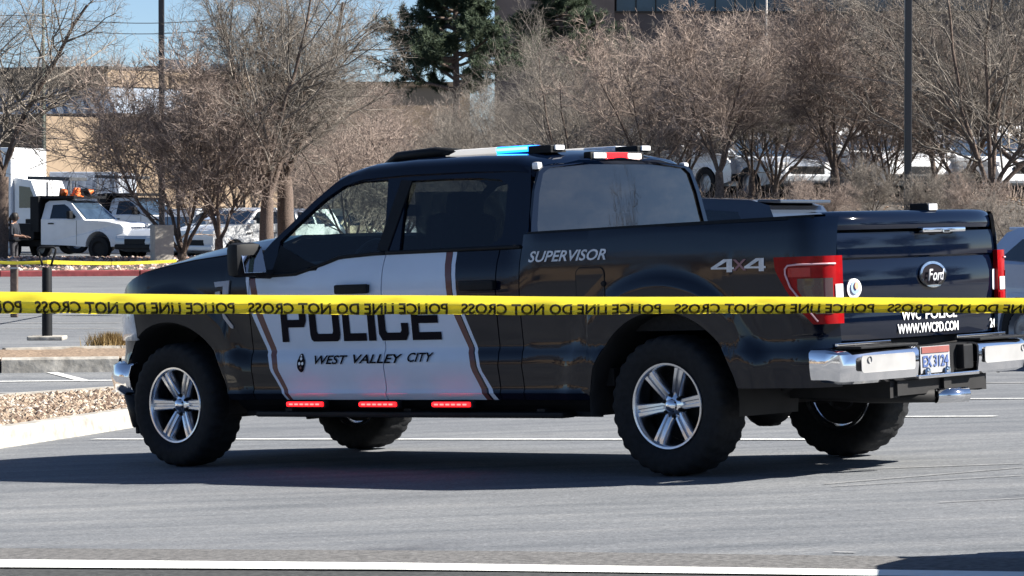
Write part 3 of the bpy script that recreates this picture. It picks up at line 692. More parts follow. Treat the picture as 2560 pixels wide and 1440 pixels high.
tx = lambda y, z, o=.006: Vector((float(np.interp(z, [.80, .90, .92, .95, 1.02, 1.10, 1.165, 1.188, 1.20, 1.24, 1.30, 1.335], [-1.070, -1.072, -1.068, -1.074, -1.082, -1.082, -1.074, -1.066, -1.078, -1.080, -1.078, -1.072])) - .05 * (1 - ((y + .035) / .82) ** 2) - o, y, z))
MB().box((-1.155, -.16, 1.340), (.03, .44, .026), bev=.006).build("handle", chrome, tail, smooth='auto'); MB().box((-1.172, -.17, 1.333), (.012, .07, .02), bev=.004).build("handle_button", chrome, tail)
MB().box((-1.05, -.13, 1.468), (.12, .10, .05), bev=.008).build("rear_camera_box", blackp, tail); MB().box((-1.114, -.13, 1.470), (.008, .085, .036), bev=.003).build("camera_face", clearlens, tail)
def disc(name, y, z, ry, rz_, m, o=.008, par=tail, th=.006, n=28):
    return MB().poly([[(y + ry * math.cos(t), z + rz_ * math.sin(t)) for t in np.linspace(0, 2 * math.pi, n + 1)[:-1]]], lambda a, b: tx(a, b, o)).build(name, m, par, thick=th)
disc("emblem", -.065, 1.09, .125, .066, decalb, .012, th=.012)
MB().poly([[(-.065 + .135 * math.cos(t), 1.09 + .074 * math.sin(t)) for t in np.linspace(0, 2 * math.pi, 33)[:-1]], [(-.065 + .116 * math.cos(t), 1.09 + .059 * math.sin(t)) for t in np.linspace(0, 2 * math.pi, 33)[:-1]]], lambda a, b: tx(a, b, .016)).build("emblem_ring", chrome, tail, thick=.01)
tm = lambda a, b: tx(a, b, .036)
place_text("emblem_script", "Ford", decalg, tail, tm, .02, -.15, 1.055, 1.12, .01, .35, thick=.004)
disc("round_seal_sticker", .665, 1.03, .060, .055, decalw, .008)
disc("seal_centre", .665, 1.035, .038, .036, mat("blue_print", (.25, .35, .5), .5), .016); disc("seal_centre", .665, 1.045, .016, .02, mat("orange_print", (.6, .3, .2), .5), .024)
MB().poly([rr(-.865, -.765, .985, 1.105, .014)], lambda a, b: tx(a, b, .008)).build("plate_sticker", decalw, tail, thick=.004)
MB().poly([[(-.815 + .022 * math.cos(t), 1.03 + .026 * math.sin(t)) for t in np.linspace(0, 6.28, 9)[:-1]]], lambda a, b: tx(a, b, .014)).build("sticker_mark", mat("red_print", (.6, .12, .12), .5), tail)
MB().poly([[(-.80, 1.10), (-.835, 1.075), (-.79, 1.07)]], lambda a, b: tx(a, b, .014)).build("sticker_mark", decalb, tail)
place_text("agency_lettering", "WVC", decalw, tail, lambda a, b: tx(a, b, .006), .235, .05, .84, .895, .02, .0); place_text("agency_lettering", "POLICE", decalw, tail, lambda a, b: tx(a, b, .006), .0, -.335, .84, .895, .02, .0)
place_text("web_lettering", "WWW.WVCPD.COM", decalw, tail, lambda a, b: tx(a, b, .006), .275, -.35, .765, .82, .02, .0)
place_text("number_lettering", "240", decalw, tail, lambda a, b: tx(a, b, .006), -.735, -.835, .765, .82, .02, .0)
for y_ in ():  MB().box((-1.125, y_, 1.19), (.006, 1.55, .004)).build("crease_shadow_gap", blackp, tail)
# tail lights wrapping the corners
def tlpath(s):
    P = [(-.80, None), (-.86, None), (-.93, None), (-.98, None), (-1.03, None)]
    out = [(x, ys_(x, 1.1) + .010) for x, _ in P]; out += [(-1.075, .925), (-1.102, .885), (-1.112, .84), (-1.112, .795)]
    return [(x, s * y) for x, y in out]
for s in (1, -1):
    pth = tlpath(s); cum = [0]
    for a, b in zip(pth, pth[1:]): cum.append(cum[-1] + math.dist(a, b))
    L = cum[-1]
    def tlp(u, z, o=0):
        d = u * L; i = max(j for j in range(len(cum)) if cum[j] <= d + 1e-9); i = min(i, len(pth) - 2); f = (d - cum[i]) / (cum[i + 1] - cum[i])
        a, b = pth[i], pth[i + 1]; x = a[0] + (b[0] - a[0]) * f; y = a[1] + (b[1] - a[1]) * f
        t = Vector((b[0] - a[0], b[1] - a[1], 0)).normalized(); nn = Vector((t.y, -t.x, 0)) * (1 if s < 0 else -1)
        if nn.y * s < 0 and abs(nn.y) > .3: nn = -nn
        if abs(nn.y) <= .3 and nn.x > 0: nn = -nn
        return Vector((x, y, z)) + nn * o
    edge = lambda z: float(np.interp(z, [.84, .90, 1.05, 1.14, 1.21], [.55, .42, .17, .04, .02]))   # slanted front edge
    def patch(u0, u1, z0, z1, o, nu=14, nz=8):
        return [[tlp((u0(z) if callable(u0) else u0) + ((u1(z) if callable(u1) else u1) - (u0(z) if callable(u0) else u0)) * i / nu, z, o) for z in np.linspace(z0, z1, nz)] for i in range(nu + 1)]
    tl = MB().grid(patch(edge, 1, .845, 1.215, .006, 18, 12)).build("tail_light", redlens, truck, smooth='auto', thick=.03)
    MB().grid(patch(lambda z: max(edge(z) + .16, .36), .80, .90, 1.095, .010)).build("smoked_lens", darklens, tl, smooth=True)
    MB().grid(patch(.84, .98, .985, 1.06, .012, 6, 4)).build("reversing_lens", clearlens, tl, smooth=True)
    MB().grid(patch(.84, .98, .93, .975, .012, 6, 4)).build("lower_lens", clearlens if s > 0 else redlens, tl, smooth=True)
    pin = mat("light_pipe_pink", (.62, .38, .42), .3)
    MB().tube([tlp(max(edge(z) + .10, .2), z, .012) for z in (.86, .95, 1.05, 1.12, 1.15)] + [tlp(.24, 1.168, .012)] + [tlp(u, 1.172, .012) for u in (.35, .5, .7, .85)], .0055, 6).build("light_pipe", pin, tl, smooth=True)
    MB().grid(patch(.24, .52, 1.105, 1.155, .011, 8, 4)).build("inner_reflector", mat("bright_red_lens", (.42, .012, .01), .2), tl, smooth=True)
# rear bumper: two chrome ends, step pads, recessed plate
def bend(s):
    pts = [(-.99, .955), (-1.10, .965), (-1.18, .945), (-1.225, .88), (-1.245, .80), (-1.262, .6), (-1.27, .31)]
    prof = [(.515, -.035), (.53, -.008), (.575, 0), (.60, .004), (.675, .004), (.692, -.008), (.70, -.035), (.705, -.14)]
    return MB().grid([[(x + (-o if i > 1 else 0), s * (y + (o if i <= 3 else 0)), z + .012 * (i < 2)) for z, o in prof] for i, (x, y) in enumerate(pts)])
for s in (1, -1):
    b = bend(s).build("rear_bumper", chrome, truck, smooth='auto', thick=.012)
    MB().poly([rr(.36, .86, .575, .668, .02)], lambda y, z: Vector((-1.284 + .055 * max(0, (y - .6)) * 1.2, s * y, z))).build("bumper_inset", mat("brushed_metal", (.36, .36, .36), .5, .3), b, thick=.004)
    MB().box((-1.20, s * .60, .712), (.16, .56, .014), bev=.004).build("step_pad", blackp, b); MB().box((-1.105, s * .60, .728), (.02, .52, .016), bev=.003).build("step_trim", chrome, b)
    MB().lathe([(.014, 0), (.018, .004), (.018, .008)], 14, 'Y').build("parking_sensor", steel, b).matrix_local = Matrix.Translation((-1.268, s * .79, .645)) @ Matrix.Rotation(math.pi / 2, 4, 'Z')
pr_ = MB().box((-1.15, 0, .61), (.10, .60, .17)).build("plate_recess", blackp, truck)
MB().box((-1.235, 0, .526), (.08, .62, .022), bev=.006).build("bumper_lower_bar", chrome, pr_)
MB().box((-1.215, .06, .615), (.008, .30, .15), bev=.002).build("licence_plate", mat("plate_white", (.30, .31, .33), .5), pr_)
MB().box((-1.222, .06, .670), (.004, .28, .035)).build("plate_band", mat("plate_red", (.22, .07, .06), .5), pr_)
place_text("plate_lettering", "EX 3124", mat("plate_blue", (.06, .1, .25), .5), pr_, lambda a, b: Vector((-1.224, a, b)), .19, -.07, .575, .64, .03)
for y_ in (.16, -.04): MB().lathe([(0, .012), (.02, .01), (.026, 0)], 12, 'Y').build("plate_bolt", chrome, pr_).matrix_local = Matrix.Translation((-1.232, y_, .55)) @ Matrix.Rotation(math.pi / 2, 4, 'Z')
MB().box((-1.22, -.24, .62), (.06, .10, .14), bev=.01).build("trailer_socket", blackp, truck)
MB().box((-1.10, 0, .47), (.24, .9, .08)).build("hitch_beam", under, truck); MB().box((-1.215, -.02, .475), (.06, .075, .07)).build("hitch_receiver", under, truck)
MB().tube([(-.5, .35, .44), (-.95, .28, .415), (-1.24, .11, .412)], [.035, .035, .036], 14).build("exhaust_pipe", under, truck, smooth=True)
MB().tube([(-1.24, .10, .412), (-1.34, -.07, .412)], .042, 18, False).build("exhaust_tip", chrome, truck, smooth=True, thick=.006)
# underbody
mb = MB(); [mb.box((1.6, s * .45, .50), (5.6, .09, .16)) for s in (1, -1)]; mb.build("chassis_frame", under, truck)
MB().box((2.2, .25, .42), (1.5, .5, .22), bev=.04).build("fuel_tank", under, truck); MB().box((3.3, -.1, .46), (1.5, 1.1, .24), bev=.05).build("engine_underside", under, truck)
MB().box((2.4, 0, .56), (3.9, 1.70, .10)).build("floor_pan", under, truck); MB().box((-.2, 0, .68), (1.7, 1.2, .14)).build("bed_underside", under, truck)
MB().tube([(0, .8, .40), (0, -.8, .40)], .05, 12).build("rear_axle", under, truck, smooth=True)
MB().lathe([(.02, -.19), (.10, -.16), (.155, -.05), (.16, .05), (.09, .16), (.02, .2)], 20, 'Y', (0, -.02, .39)).build("differential", under, truck, smooth=True)
MB().box((0, -.02, .27), (.12, .11, .08), bev=.02).build("differential_skid", under, truck)
for s in (1, -1):
    MB().tube([(.62, s * .55, .52), (.3, s * .55, .42), (0, s * .55, .36), (-.35, s * .55, .42), (-.75, s * .55, .56)], .03, 6).build("leaf_spring", under, truck)
    MB().tube([(.05, s * .6, .38), (.2, s * .52, .78)], .028, 8).build("shock_absorber", under, truck)
MB().tube([(WB, .75, .38), (WB, -.75, .38)], .045, 10).build("front_axle", under, truck)
MB().lathe([(.0, .10), (.3, .10), (.36, .05), (.37, 0), (.36, -.08), (.2, -.1), (0, -.1)], 28, 'Z', (-.62, 0, .60)).build("spare_tyre", rubber, truck, smooth=True)

# wheels
def tyre_mesh():
    n = 120; R = .402
    prof = [(.238, .095), (.258, .118), (.30, .134), (.345, .137), (.372, .130), (.386, .118), (.395, .100), (.3985, .06), (.4, .0), (.3985, -.06), (.395, -.100), (.386, -.118), (.372, -.13), (.345, -.137), (.30, -.134), (.258, -.118), (.238, -.095)]
    rings = []; mb = MB()
    for pi_, (r, h) in enumerate(prof):
        ring = []
        for k in range(n):
            t = 2 * math.pi * k / n; rr_ = r; ph = (k + (2 if h > 0 else 0) * 1) % 4
            if r > .38:
                if ph >= 2: rr_ -= .008
                if abs(h) < .03: rr_ -= .004 * ((k // 2) % 2)
            elif r > .365 and ph >= 2: rr_ -= .004
            ring.append(mb.bm.verts.new((rr_ * math.cos(t), h * (1.03 if (r > .36 and ph < 2) else 1), rr_ * math.sin(t))))
        rings.append(ring)
    for A, B in zip(rings, rings[1:]):
        for k in range(n): mb.bm.faces.new((A[k], A[(k + 1) % n], B[(k + 1) % n], B[k]))
    return mb
wheel_src = None
def make_wheel():
    rim = MB()
    rim.lathe([(.244, .105), (.247, .112), (.243, .118), (.232, .116), (.226, .106), (.222, .08), (.216, .02), (.205, -.04), (.215, -.10), (.238, -.11)], 64, 'Y', closed=False)
    rim.lathe([(.238, -.11), (.244, -.105), (.222, -.02), (.23, .09), (.244, .105)], 64, 'Y')
    rim.lathe([(.0, -.045), (.09, -.045), (.10, -.06), (.12, -.065)], 24, 'Y')
    wh = rim.build("wheel", alloy, None, smooth='auto')
    ty = tyre_mesh().build("tyre", rubber, wh, smooth='auto')
    MB().lathe([(0, -.03), (.17, -.03), (.17, -.045), (0, -.045)], 40, 'Y').build("brake_disc", under, wh)
    MB().lathe([(0, -.06), (.205, -.06), (.205, -.065)], 32, 'Y').build("wheel_back", under, wh)
    sp = None
    for k in range(6):
        if sp is None:
            mb = MB()
            secs = [(.045, .030, .040, .060), (.09, .030, .050, .075), (.15, .033, .058, .088), (.205, .036, .066, .098), (.228, .040, .072, .098)]
            # cross-section: two ribs with a groove, lower sides
            P = []
            for r, hw, hw2, hy in secs:
                a = hw; P.append([(r, hy - .05, -a - .006), (r, hy - .006, -a), (r, hy, -a + .006), (r, hy, -.011), (r, hy - .013, -.007), (r, hy - .013, .007), (r, hy, .011), (r, hy, a - .006), (r, hy - .006, a), (r, hy - .05, a + .006)])
            mb.grid(P); sp = mb.build("spoke", alloy, wh, smooth='auto', thick=.006)
            KIDS.setdefault('w', []).append(sp); s_ = sp
        else:
            s_ = sp.copy(); COL.objects.link(s_); s_.parent = wh
        s_.matrix_local = Matrix.Rotation(k * math.pi / 3, 4, 'Y')
    cap = MB().lathe([(.0, .098), (.025, .096), (.036, .086), (.038, .07), (.06, .062), (.075, .055), (.078, .03)], 28, 'Y').build("hub_cap", chrome, wh, smooth='auto')
    nut = None
    for k in range(6):
        if nut is None: nut = MB().lathe([(0, .078), (.009, .076), (.012, .06), (.018, .056), (.019, .04)], 10, 'Y', (.060, 0, 0)).build("lug_nut", blackp, wh, smooth='auto'); q = nut
        else: q = nut.copy(); COL.objects.link(q); q.parent = wh
        q.matrix_local = Matrix.Rotation((k + .5) * math.pi / 3, 4, 'Y')
    return wh
KIDS.clear()
wh0 = make_wheel()
wkids = [o for o in COL.objects if o.parent == wh0]
def put_wheel(x, s, spin, steer=0, first=False):
    if first: wo_ = wh0; ks = []
    else:
        wo_ = wh0.copy(); COL.objects.link(wo_)
        for c in wkids:
            cc = c.copy(); COL.objects.link(cc); cc.parent = wo_
    wo_.parent = truck
    wo_.matrix_local = Matrix.Translation((x, s * .835, .400)) @ Matrix.Rotation(steer, 4, 'Z') @ (Matrix.Rotation(math.pi, 4, 'Z') if s < 0 else Matrix()) @ Matrix.Rotation(spin, 4, 'Y')
put_wheel(0, 1, math.radians(8), 0, True); put_wheel(WB, 1, 0, math.radians(-2)); put_wheel(0, -1, .3); put_wheel(WB, -1, .7, math.radians(-2))

# ------------------------------------------------------------------ barrier tape in the foreground
def tape_mat():
    m, n, out = newmat("yellow_plastic_tape"); b = n.nodes.new("ShaderNodeBsdfPrincipled"); b.inputs["Base Color"].default_value = (.90, .76, .06, 1); b.inputs["Roughness"].default_value = .22
    t = nd(n, "ShaderNodeBsdfTranslucent", ins={0: (.95, .80, .08, 1)}); mx = nd(n, "ShaderNodeMixShader", ins={0: .45})
    tc = n.nodes.new("ShaderNodeTexCoord"); nz = nd(n, "ShaderNodeTexNoise", ins={"Scale": 5.0, "Detail": 4.0}); mp = nd(n, "ShaderNodeMapping"); mp.inputs["Scale"].default_value = (.6, 8, 14)
    n.links.new(tc.outputs["Object"], mp.inputs[0]); n.links.new(mp.outputs[0], nz.inputs[0]); bp = nd(n, "ShaderNodeBump", ins={"Strength": .25, "Distance": .01}); n.links.new(nz.outputs[0], bp.inputs[2])
    n.links.new(bp.outputs[0], b.inputs["Normal"])
    n.links.new(b.outputs[0], mx.inputs[1]); n.links.new(t.outputs[0], mx.inputs[2]); n.links.new(mx.outputs[0], out.inputs[0]); return m
tapem = tape_mat(); tapeink = mat("tape_ink", (.03, .025, .012), .35)
TD = 10.6
def tape_pt(u, v, o=0):      # u in metres along, v 0 top .. 1 bottom of the hanging band
    x = u; px = 1280 + u * F / TD
    top = float(np.interp(px, [-400, 0, 300, 1280, 2200, 3000], [726, 730, 735, 741, 744, 746])); bot = float(np.interp(px, [-400, 0, 600, 1280, 2000, 3000], [783, 784, 785, 787, 783, 781]))
    w1 = math.sin(u * 9) + .6 * math.sin(u * 23 + 1) + .5 * math.sin(u * 41 + 2); w2 = math.sin(u * 31 + 4 * v) * math.sin(u * 13)
    py = top + (bot - top) * v + (1.0 * w1) * v + .8 * math.sin(u * 5.3) * (1 - v); p = at(px, py, TD); p.y += .008 * w2 * math.sin(6 * v + u * 3) + .005 * w1 * v
    p.y += float(np.interp(v, [0, .08, .46, .52, .78, .84, 1], [.030, .012, -.006, -.006, .020, .020, -.002])) - o
    return p
vs = [0, .05, .12, .3, .44, .50, .6, .76, .80, .86, .93, 1.0]
tape = MB().grid([[tape_pt(u, v) for v in vs] for u in np.linspace(-5, 5, 480)]).build("barrier_tape", tapem, None, smooth=True, label="yellow plastic barrier tape stretched across the foreground with reversed black lettering", cat="barrier tape")
PER = 533 * TD / F
for k in range(-5, 10):
    a = (620 - 1280) * TD / F + (k - 1) * PER
    me = text_mesh("POLICE LINE DO NOT CROSS", 1, .028, 0); co = np.array([v.co[:] for v in me.vertices]); lo, hi = co.min(0), co.max(0)
    bm = bmesh.new(); bm.from_mesh(me); bpy.data.meshes.remove(me); bmesh.ops.triangulate(bm, faces=bm.faces[:])
    bmesh.ops.subdivide_edges(bm, edges=[e for e in bm.edges if e.calc_length() > .25], cuts=2)
    for v in bm.verts:
        t = (v.co.x - lo[0]) / (hi[0] - lo[0]); q = (v.co.y - lo[1]) / (hi[1] - lo[1])
        v.co = tape_pt(a + .662 * (1 - t) , .40 + .60 * (1 - q), .003)
    bmesh.ops.triangulate(bm, faces=bm.faces[:]); mb = MB(); mb.bm.free(); mb.bm = bm
    mb.build("printed_lettering", tapeink, tape, fix=False)

for s_x, nm in ((-5, "left"), (5, "right")):
    z_ = tz(s_x, TD); st_k = empty("tape_stake", (s_x, TD + .03, z_), 0, label=f"thin steel stake outside the frame holding the {nm} end of the tape", cat="stake", group="stakes holding the barrier tape")
    MB().tube([(0, 0, 0), (0, 0, 1.45)], .016, 10).build("rod", blackp, st_k, smooth=True); MB().tube([(0, 0, 0), (0, 0, .03)], .12, 20).build("foot_plate", steel, st_k)
# ------------------------------------------------------------------ left foreground furniture
p = gnd(118, 884); h = .16
dp = empty("delineator_post", (p.x, p.y, tz(p.x, p.y) + h), label="black delineator post with a loop handle, standing on the far kerb", cat="delineator post")
PPM = F / p.y; top = (884 - 652) / PPM
MB().box((0, 0, .025), (.42, .42, .05), bev=.015).build("base", kerbm, dp)
MB().tube([(0, 0, .05), (0, 0, top - .26), (0, 0, top - .235)], [.062, .058, .05], 16).build("post", blackp, dp, smooth='auto')
ring = [(.05, 0, -.22), (.065, 0, -.16), (.10, 0, -.06), (.105, 0, -.02), (.08, 0, 0), (0, 0, .005), (-.08, 0, 0), (-.105, 0, -.02), (-.10, 0, -.06), (-.065, 0, -.16), (-.05, 0, -.22)]
MB().tube([(a, b, c + top) for a, b, c in ring], .014, 8).build("handle", blackp, dp, smooth=True)
p = at(36, 790, 50); bz = tz(p.x, p.y); hgt = at(36, 650, 50).z - bz
bo = empty("bollard", (p.x, p.y, bz), label="weathered brown wooden bollard left of the black delineator post", cat="bollard")
MB().box((0, 0, hgt / 2), (.115, .115, hgt), bev=.02).build("post", mat("weathered_timber", (.11, .085, .075), .9, 0, .2, .3, 12, .3), bo); MB().box((0, 0, hgt * .86), (.125, .125, .03)).build("band", steel, bo)
# second tape further back
def sag(a, b, wd, n=30, s=.25):
    A, B = Vector(a), Vector(b); P = []
    for i in range(n + 1):
        t = i / n; q = A.lerp(B, t); q.z -= s * 4 * t * (1 - t); tw = .5 + .5 * math.sin(t * 9)
        P.append([(q.x, q.y, q.z + wd / 2), (q.x, q.y - .01 * tw, q.z), (q.x, q.y, q.z - wd / 2)])
    return P
MB().grid(sag(at(-60, 652, 44), at(118, 655, 44), .045, s=.02)).grid(sag(at(118, 655, 44), at(442, 652, 60), .055, s=.03)).build("background_tape", tapem, None, smooth=True, label="second strand of yellow tape running behind the black delineator post", cat="barrier tape")
# dry grass tuft
p = gnd(276, 898)
bl = []
for i in range(900):
    a = random.uniform(0, 6.28); r = abs(random.gauss(0, .085)); x, y = p.x + r * math.cos(a) * 1.5, p.y + r * math.sin(a); hh = random.uniform(.10, .20); l = random.uniform(.02, .12); d = random.uniform(0, 6.28)
    bl.append(((x - .006, y, 0), (x + .006, y, 0), (x + l * math.cos(d), y + l * math.sin(d), hh)))
V = [(a, b, tz(p.x, p.y) + .13 + c) for t in bl for a, b, c in t]
mesh_np("dry_grass_clump", V, [(3 * i, 3 * i + 1, 3 * i + 2) for i in range(len(bl))], twig_mat("straw", (.20, .13, .05), (.5, .36, .16)), label="dry straw coloured ornamental grass clump on the far kerb island", cat="grass clump")
# concrete pillar
pp = at(405, 645, 84); z0 = tz(pp.x, pp.y)
pl = MB().box((0, 0, .7), (.52, .52, 1.4), Matrix.Rotation(.35, 3, 'Z'), bev=.02).build("concrete_pillar", concrete, None, label="square concrete pillar beside the parked white work truck", cat="pillar")
pl.location = (pp.x, pp.y, at(405, 562, 84).z - 1.4)

# ------------------------------------------------------------------ generic background vehicles
def arc(cx, r, n=10, z0=.30): return [(cx + r * math.cos(t), z0 + max(0, r * math.sin(t)) ) for t in np.linspace(math.pi, 0, n)]
def simple_wheel(par, x, y, r, rimm=steel):
    wobj = MB().lathe([(r * .55, -.1), (r * .95, -.1), (r, -.07), (r, .07), (r * .95, .1), (r * .6, .11), (r * .58, .08)], 26, 'Y').build("wheel", rubber, par, smooth='auto')
    MB().lathe([(0, .05), (r * .2, .07), (r * .5, .05), (r * .58, .09), (r * .6, .1)], 20, 'Y').build("rim", rimm, wobj, smooth='auto')
    wobj.matrix_local = Matrix.Translation((x, y, r)) @ (Matrix.Rotation(math.pi, 4, 'Z') if y < 0 else Matrix())
def vehicle(name, label, loc, heading, paint, kind='suv', group=None, cat='car', L=4.7, W=1.86, H=1.7):
    root = empty(name, loc, heading, label=label, cat=cat, group=group)
    r = .35; fx, rx = L * .31, -L * .30; hw = W / 2
    if kind == 'suv':
        body = [(-L / 2 + .03, .42)] + arc(rx, r + .07) + arc(fx, r + .07) + [(L / 2 - .05, .40), (L / 2, .62), (L / 2 - .06, .82), (L / 2 - .35, .98), (L * .20, 1.06), (-L / 2 + .12, 1.08), (-L / 2, .85)]
        gh = [(L * .22, 1.05), (L * .10, 1.42), (L * .05, H - .05), (-.3, H), (-L * .36, H - .04), (-L * .41, H - .10), (-L / 2 + .10, 1.08)]
        wins = [[(L * .185, 1.10), (L * .075, H - .22), (L * .02, H - .14), (-.02 * L, H - .13), (-.02 * L, 1.10)], [(-.05 * L, 1.10), (-.05 * L, H - .13), (-.19 * L, H - .14), (-.20 * L, 1.10)], [(-.23 * L, 1.10), (-.22 * L, H - .14), (-.34 * L, H - .17), (-.41 * L, 1.12)]]
        rearw = (-L / 2 + .13, 1.14, -L * .405, H - .16)
    elif kind == 'sedan':
        H = 1.45
        body = [(-L / 2 + .03, .40)] + arc(rx, r + .06) + arc(fx, r + .06) + [(L / 2 - .05, .36), (L / 2, .55), (L / 2 - .06, .70), (L / 2 - .4, .84), (L * .20, .94), (-L * .33, 1.0), (-L / 2 + .06, .98), (-L / 2, .75)]
        gh = [(L * .22, .93), (L * .06, 1.34), (0, H - .02), (-.5, H), (-L * .2, H - .06), (-L * .36, .99)]
        wins = [[(L * .17, .97), (L * .05, 1.30), (-.01 * L, H - .1), (-.04 * L, H - .09), (-.04 * L, .97)], [(-.07 * L, .97), (-.07 * L, H - .09), (-.17 * L, H - .13), (-.27 * L, 1.0)]]
        rearw = (-L * .35, 1.02, -L * .215, H - .09)
    else:  # pickup with bed
        body = [(-L / 2 + .03, .50)] + arc(rx, r + .1) + arc(fx, r + .1) + [(L / 2 - .05, .45), (L / 2, .65), (L / 2 - .03, 1.0), (L / 2 - .4, 1.12), (L * .2, 1.2), (-L / 2, 1.2), (-L / 2, .8)]
        gh = [(L * .215, 1.18), (L * .09, 1.62), (L * .05, H), (-.3, H + .02), (-L * .12, H - .02), (-L * .14, 1.18)]
        wins = [[(L * .17, 1.22), (L * .08, 1.58), (L * .04, H - .1), (L * .0, H - .1), (L * .0, 1.22)], [(-.02 * L, 1.22), (-.02 * L, H - .1), (-.10 * L, H - .11), (-.11 * L, 1.22)]]
        rearw = (-L * .142, 1.25, -L * .122, H - .1)
    wf = lambda x, z: hw * (1 - .05 * max(0, (abs(x) / (L / 2)) - .8) * 5 * .6) - .02 * (z < .5)
    belt = gh[0][1]; wg = lambda x, z: hw * .97 - (z - belt) * .34 - .05 * (abs(x) > L * .3)
    bmb = MB().prism(body, wf); bmesh.ops.bevel(bmb.bm, geom=[e for e in bmb.bm.edges if len(e.link_faces) == 2 and e.calc_face_angle(0) > .9], offset=.035, segments=2, affect='EDGES')
    bmb.build("body", paint, root, smooth='auto')
    gmb = MB().prism(gh, wg); bmesh.ops.bevel(gmb.bm, geom=[e for e in gmb.bm.edges if len(e.link_faces) == 2 and e.calc_face_angle(0) > .7 and min(v.co.z for v in e.verts) > belt + .2], offset=.16 if kind == 'suv' else .05, segments=3, affect='EDGES')
    gmb.build("cabin", paint, root, smooth='auto')
    for s in (1, -1):
        for wl in wins: MB().poly([wl], lambda x, z: Vector((x, s * (wg(x, z) + .006), z))).build("side_window", gl_dark, root)
        MB().box((L / 2 - .10, s * (hw - .25), .74), (.12, .36, .14), bev=.03).build("headlight", clearlens, root)
        MB().box((-L / 2 + .035, s * (hw - .14), .9), (.09, .2, .22), bev=.03).build("tail_light", redlens, root)
        MB().box((L * .17, s * (hw + .10), belt + .08), (.12, .18, .14), bev=.04).build("side_mirror", paint, root)
        for k in (1, 2): MB().box((-.03 * L - .02 + (k - 1) * .22 * L, s * (wf(0, .9) + .012), .93), (.2, .03, .035), bev=.008).build("door_handle", blackp, root)
        for x in (fx, rx): simple_wheel(root, x, s * (hw - .10), r)
    x0, z0, x1, z1 = gh[0][0], gh[0][1], gh[2][0], gh[2][1]
    def quad(xa, za, xb, zb, name, o):
        ha, hb = wg(xa, za) - .06, wg(xb, zb) - .06; nx = (zb - za); nz_ = -(xb - xa); l = math.hypot(nx, nz_); nx, nz_ = nx / l * o, nz_ / l * o
        MB().grid([[(xa + nx, ha, za + nz_), (xb + nx, hb, zb + nz_)], [(xa + nx, -ha, za + nz_), (xb + nx, -hb, zb + nz_)]]).build(name, gl_blue, root)
    ga, gb = gh[0], gh[1]; lerp = lambda t: (ga[0] + (gb[0] - ga[0]) * t, ga[1] + (gb[1] - ga[1]) * t)
    a_, b_ = lerp(.06), lerp(.98); quad(a_[0], a_[1], b_[0], b_[1], "windscreen", .012)
    quad(rearw[0], rearw[1], rearw[2], rearw[3], "rear_window", -.02)
    MB().box((L / 2 - .02, 0, .62), (.06, W * .5, .2), bev=.02).build("grille", blackp, root)
    MB().box((-L / 2 + .0, 0, .80), (.03, .5, .12)).build("licence_plate", decalw, root)
    for sx in (1, -1): MB().box((sx * (L / 2 - .02), 0, .47), (.14, W - .1, .16), bev=.04).build("bumper", blackp if kind == 'suv' else paint, root)
    if kind == 'suv':
        MB().box((-L * .405, 0, H - .055), (.28, W * .66, .035), bev=.012).build("rear_spoiler", paint, root)
    return root
carpaint = {k: mat(k + "_car_paint", c, .3, .1, .5, .06, 3, 0, .6) for k, c in dict(white=(.72, .74, .76), silver=(.42, .45, .49), black=(.012, .014, .018), blue=(.03, .10, .24), grey=(.13, .14, .16), red=(.3, .03, .03), teal=(.03, .22, .32), beige=(.45, .38, .28), paleblue=(.38, .46, .60)).items()}
def on(px, D): x = (px - 1280) / F * D; return (x, D, tz(x, D))
HEAD = math.atan2(TM[1][0], TM[0][0])
# SUV just beyond the bed
D = 36; q = at(1832, 540, D); zt = at(1832, 488, D).z
vehicle("parked_suv", "dark blue-black suv seen above the pickup bed, roof shining", (q.x - 1.05, q.y, zt - 1.76), HEAD + .15, mat('navy_car_paint', (.022, .035, .06), .3, .2, .5, .06, 3, 0, 1), 'suv', L=4.8, H=1.74, cat="suv")
D = 33; q = at(2560, 700, D)
vehicle("parked_suv", "pale blue-grey suv parked past the right end of the pickup's tailgate", (q.x + 1.75, q.y + 1.2, tz(q.x, q.y)), HEAD + 2.75, carpaint['paleblue'], 'suv', L=4.7, H=1.52, cat="suv")

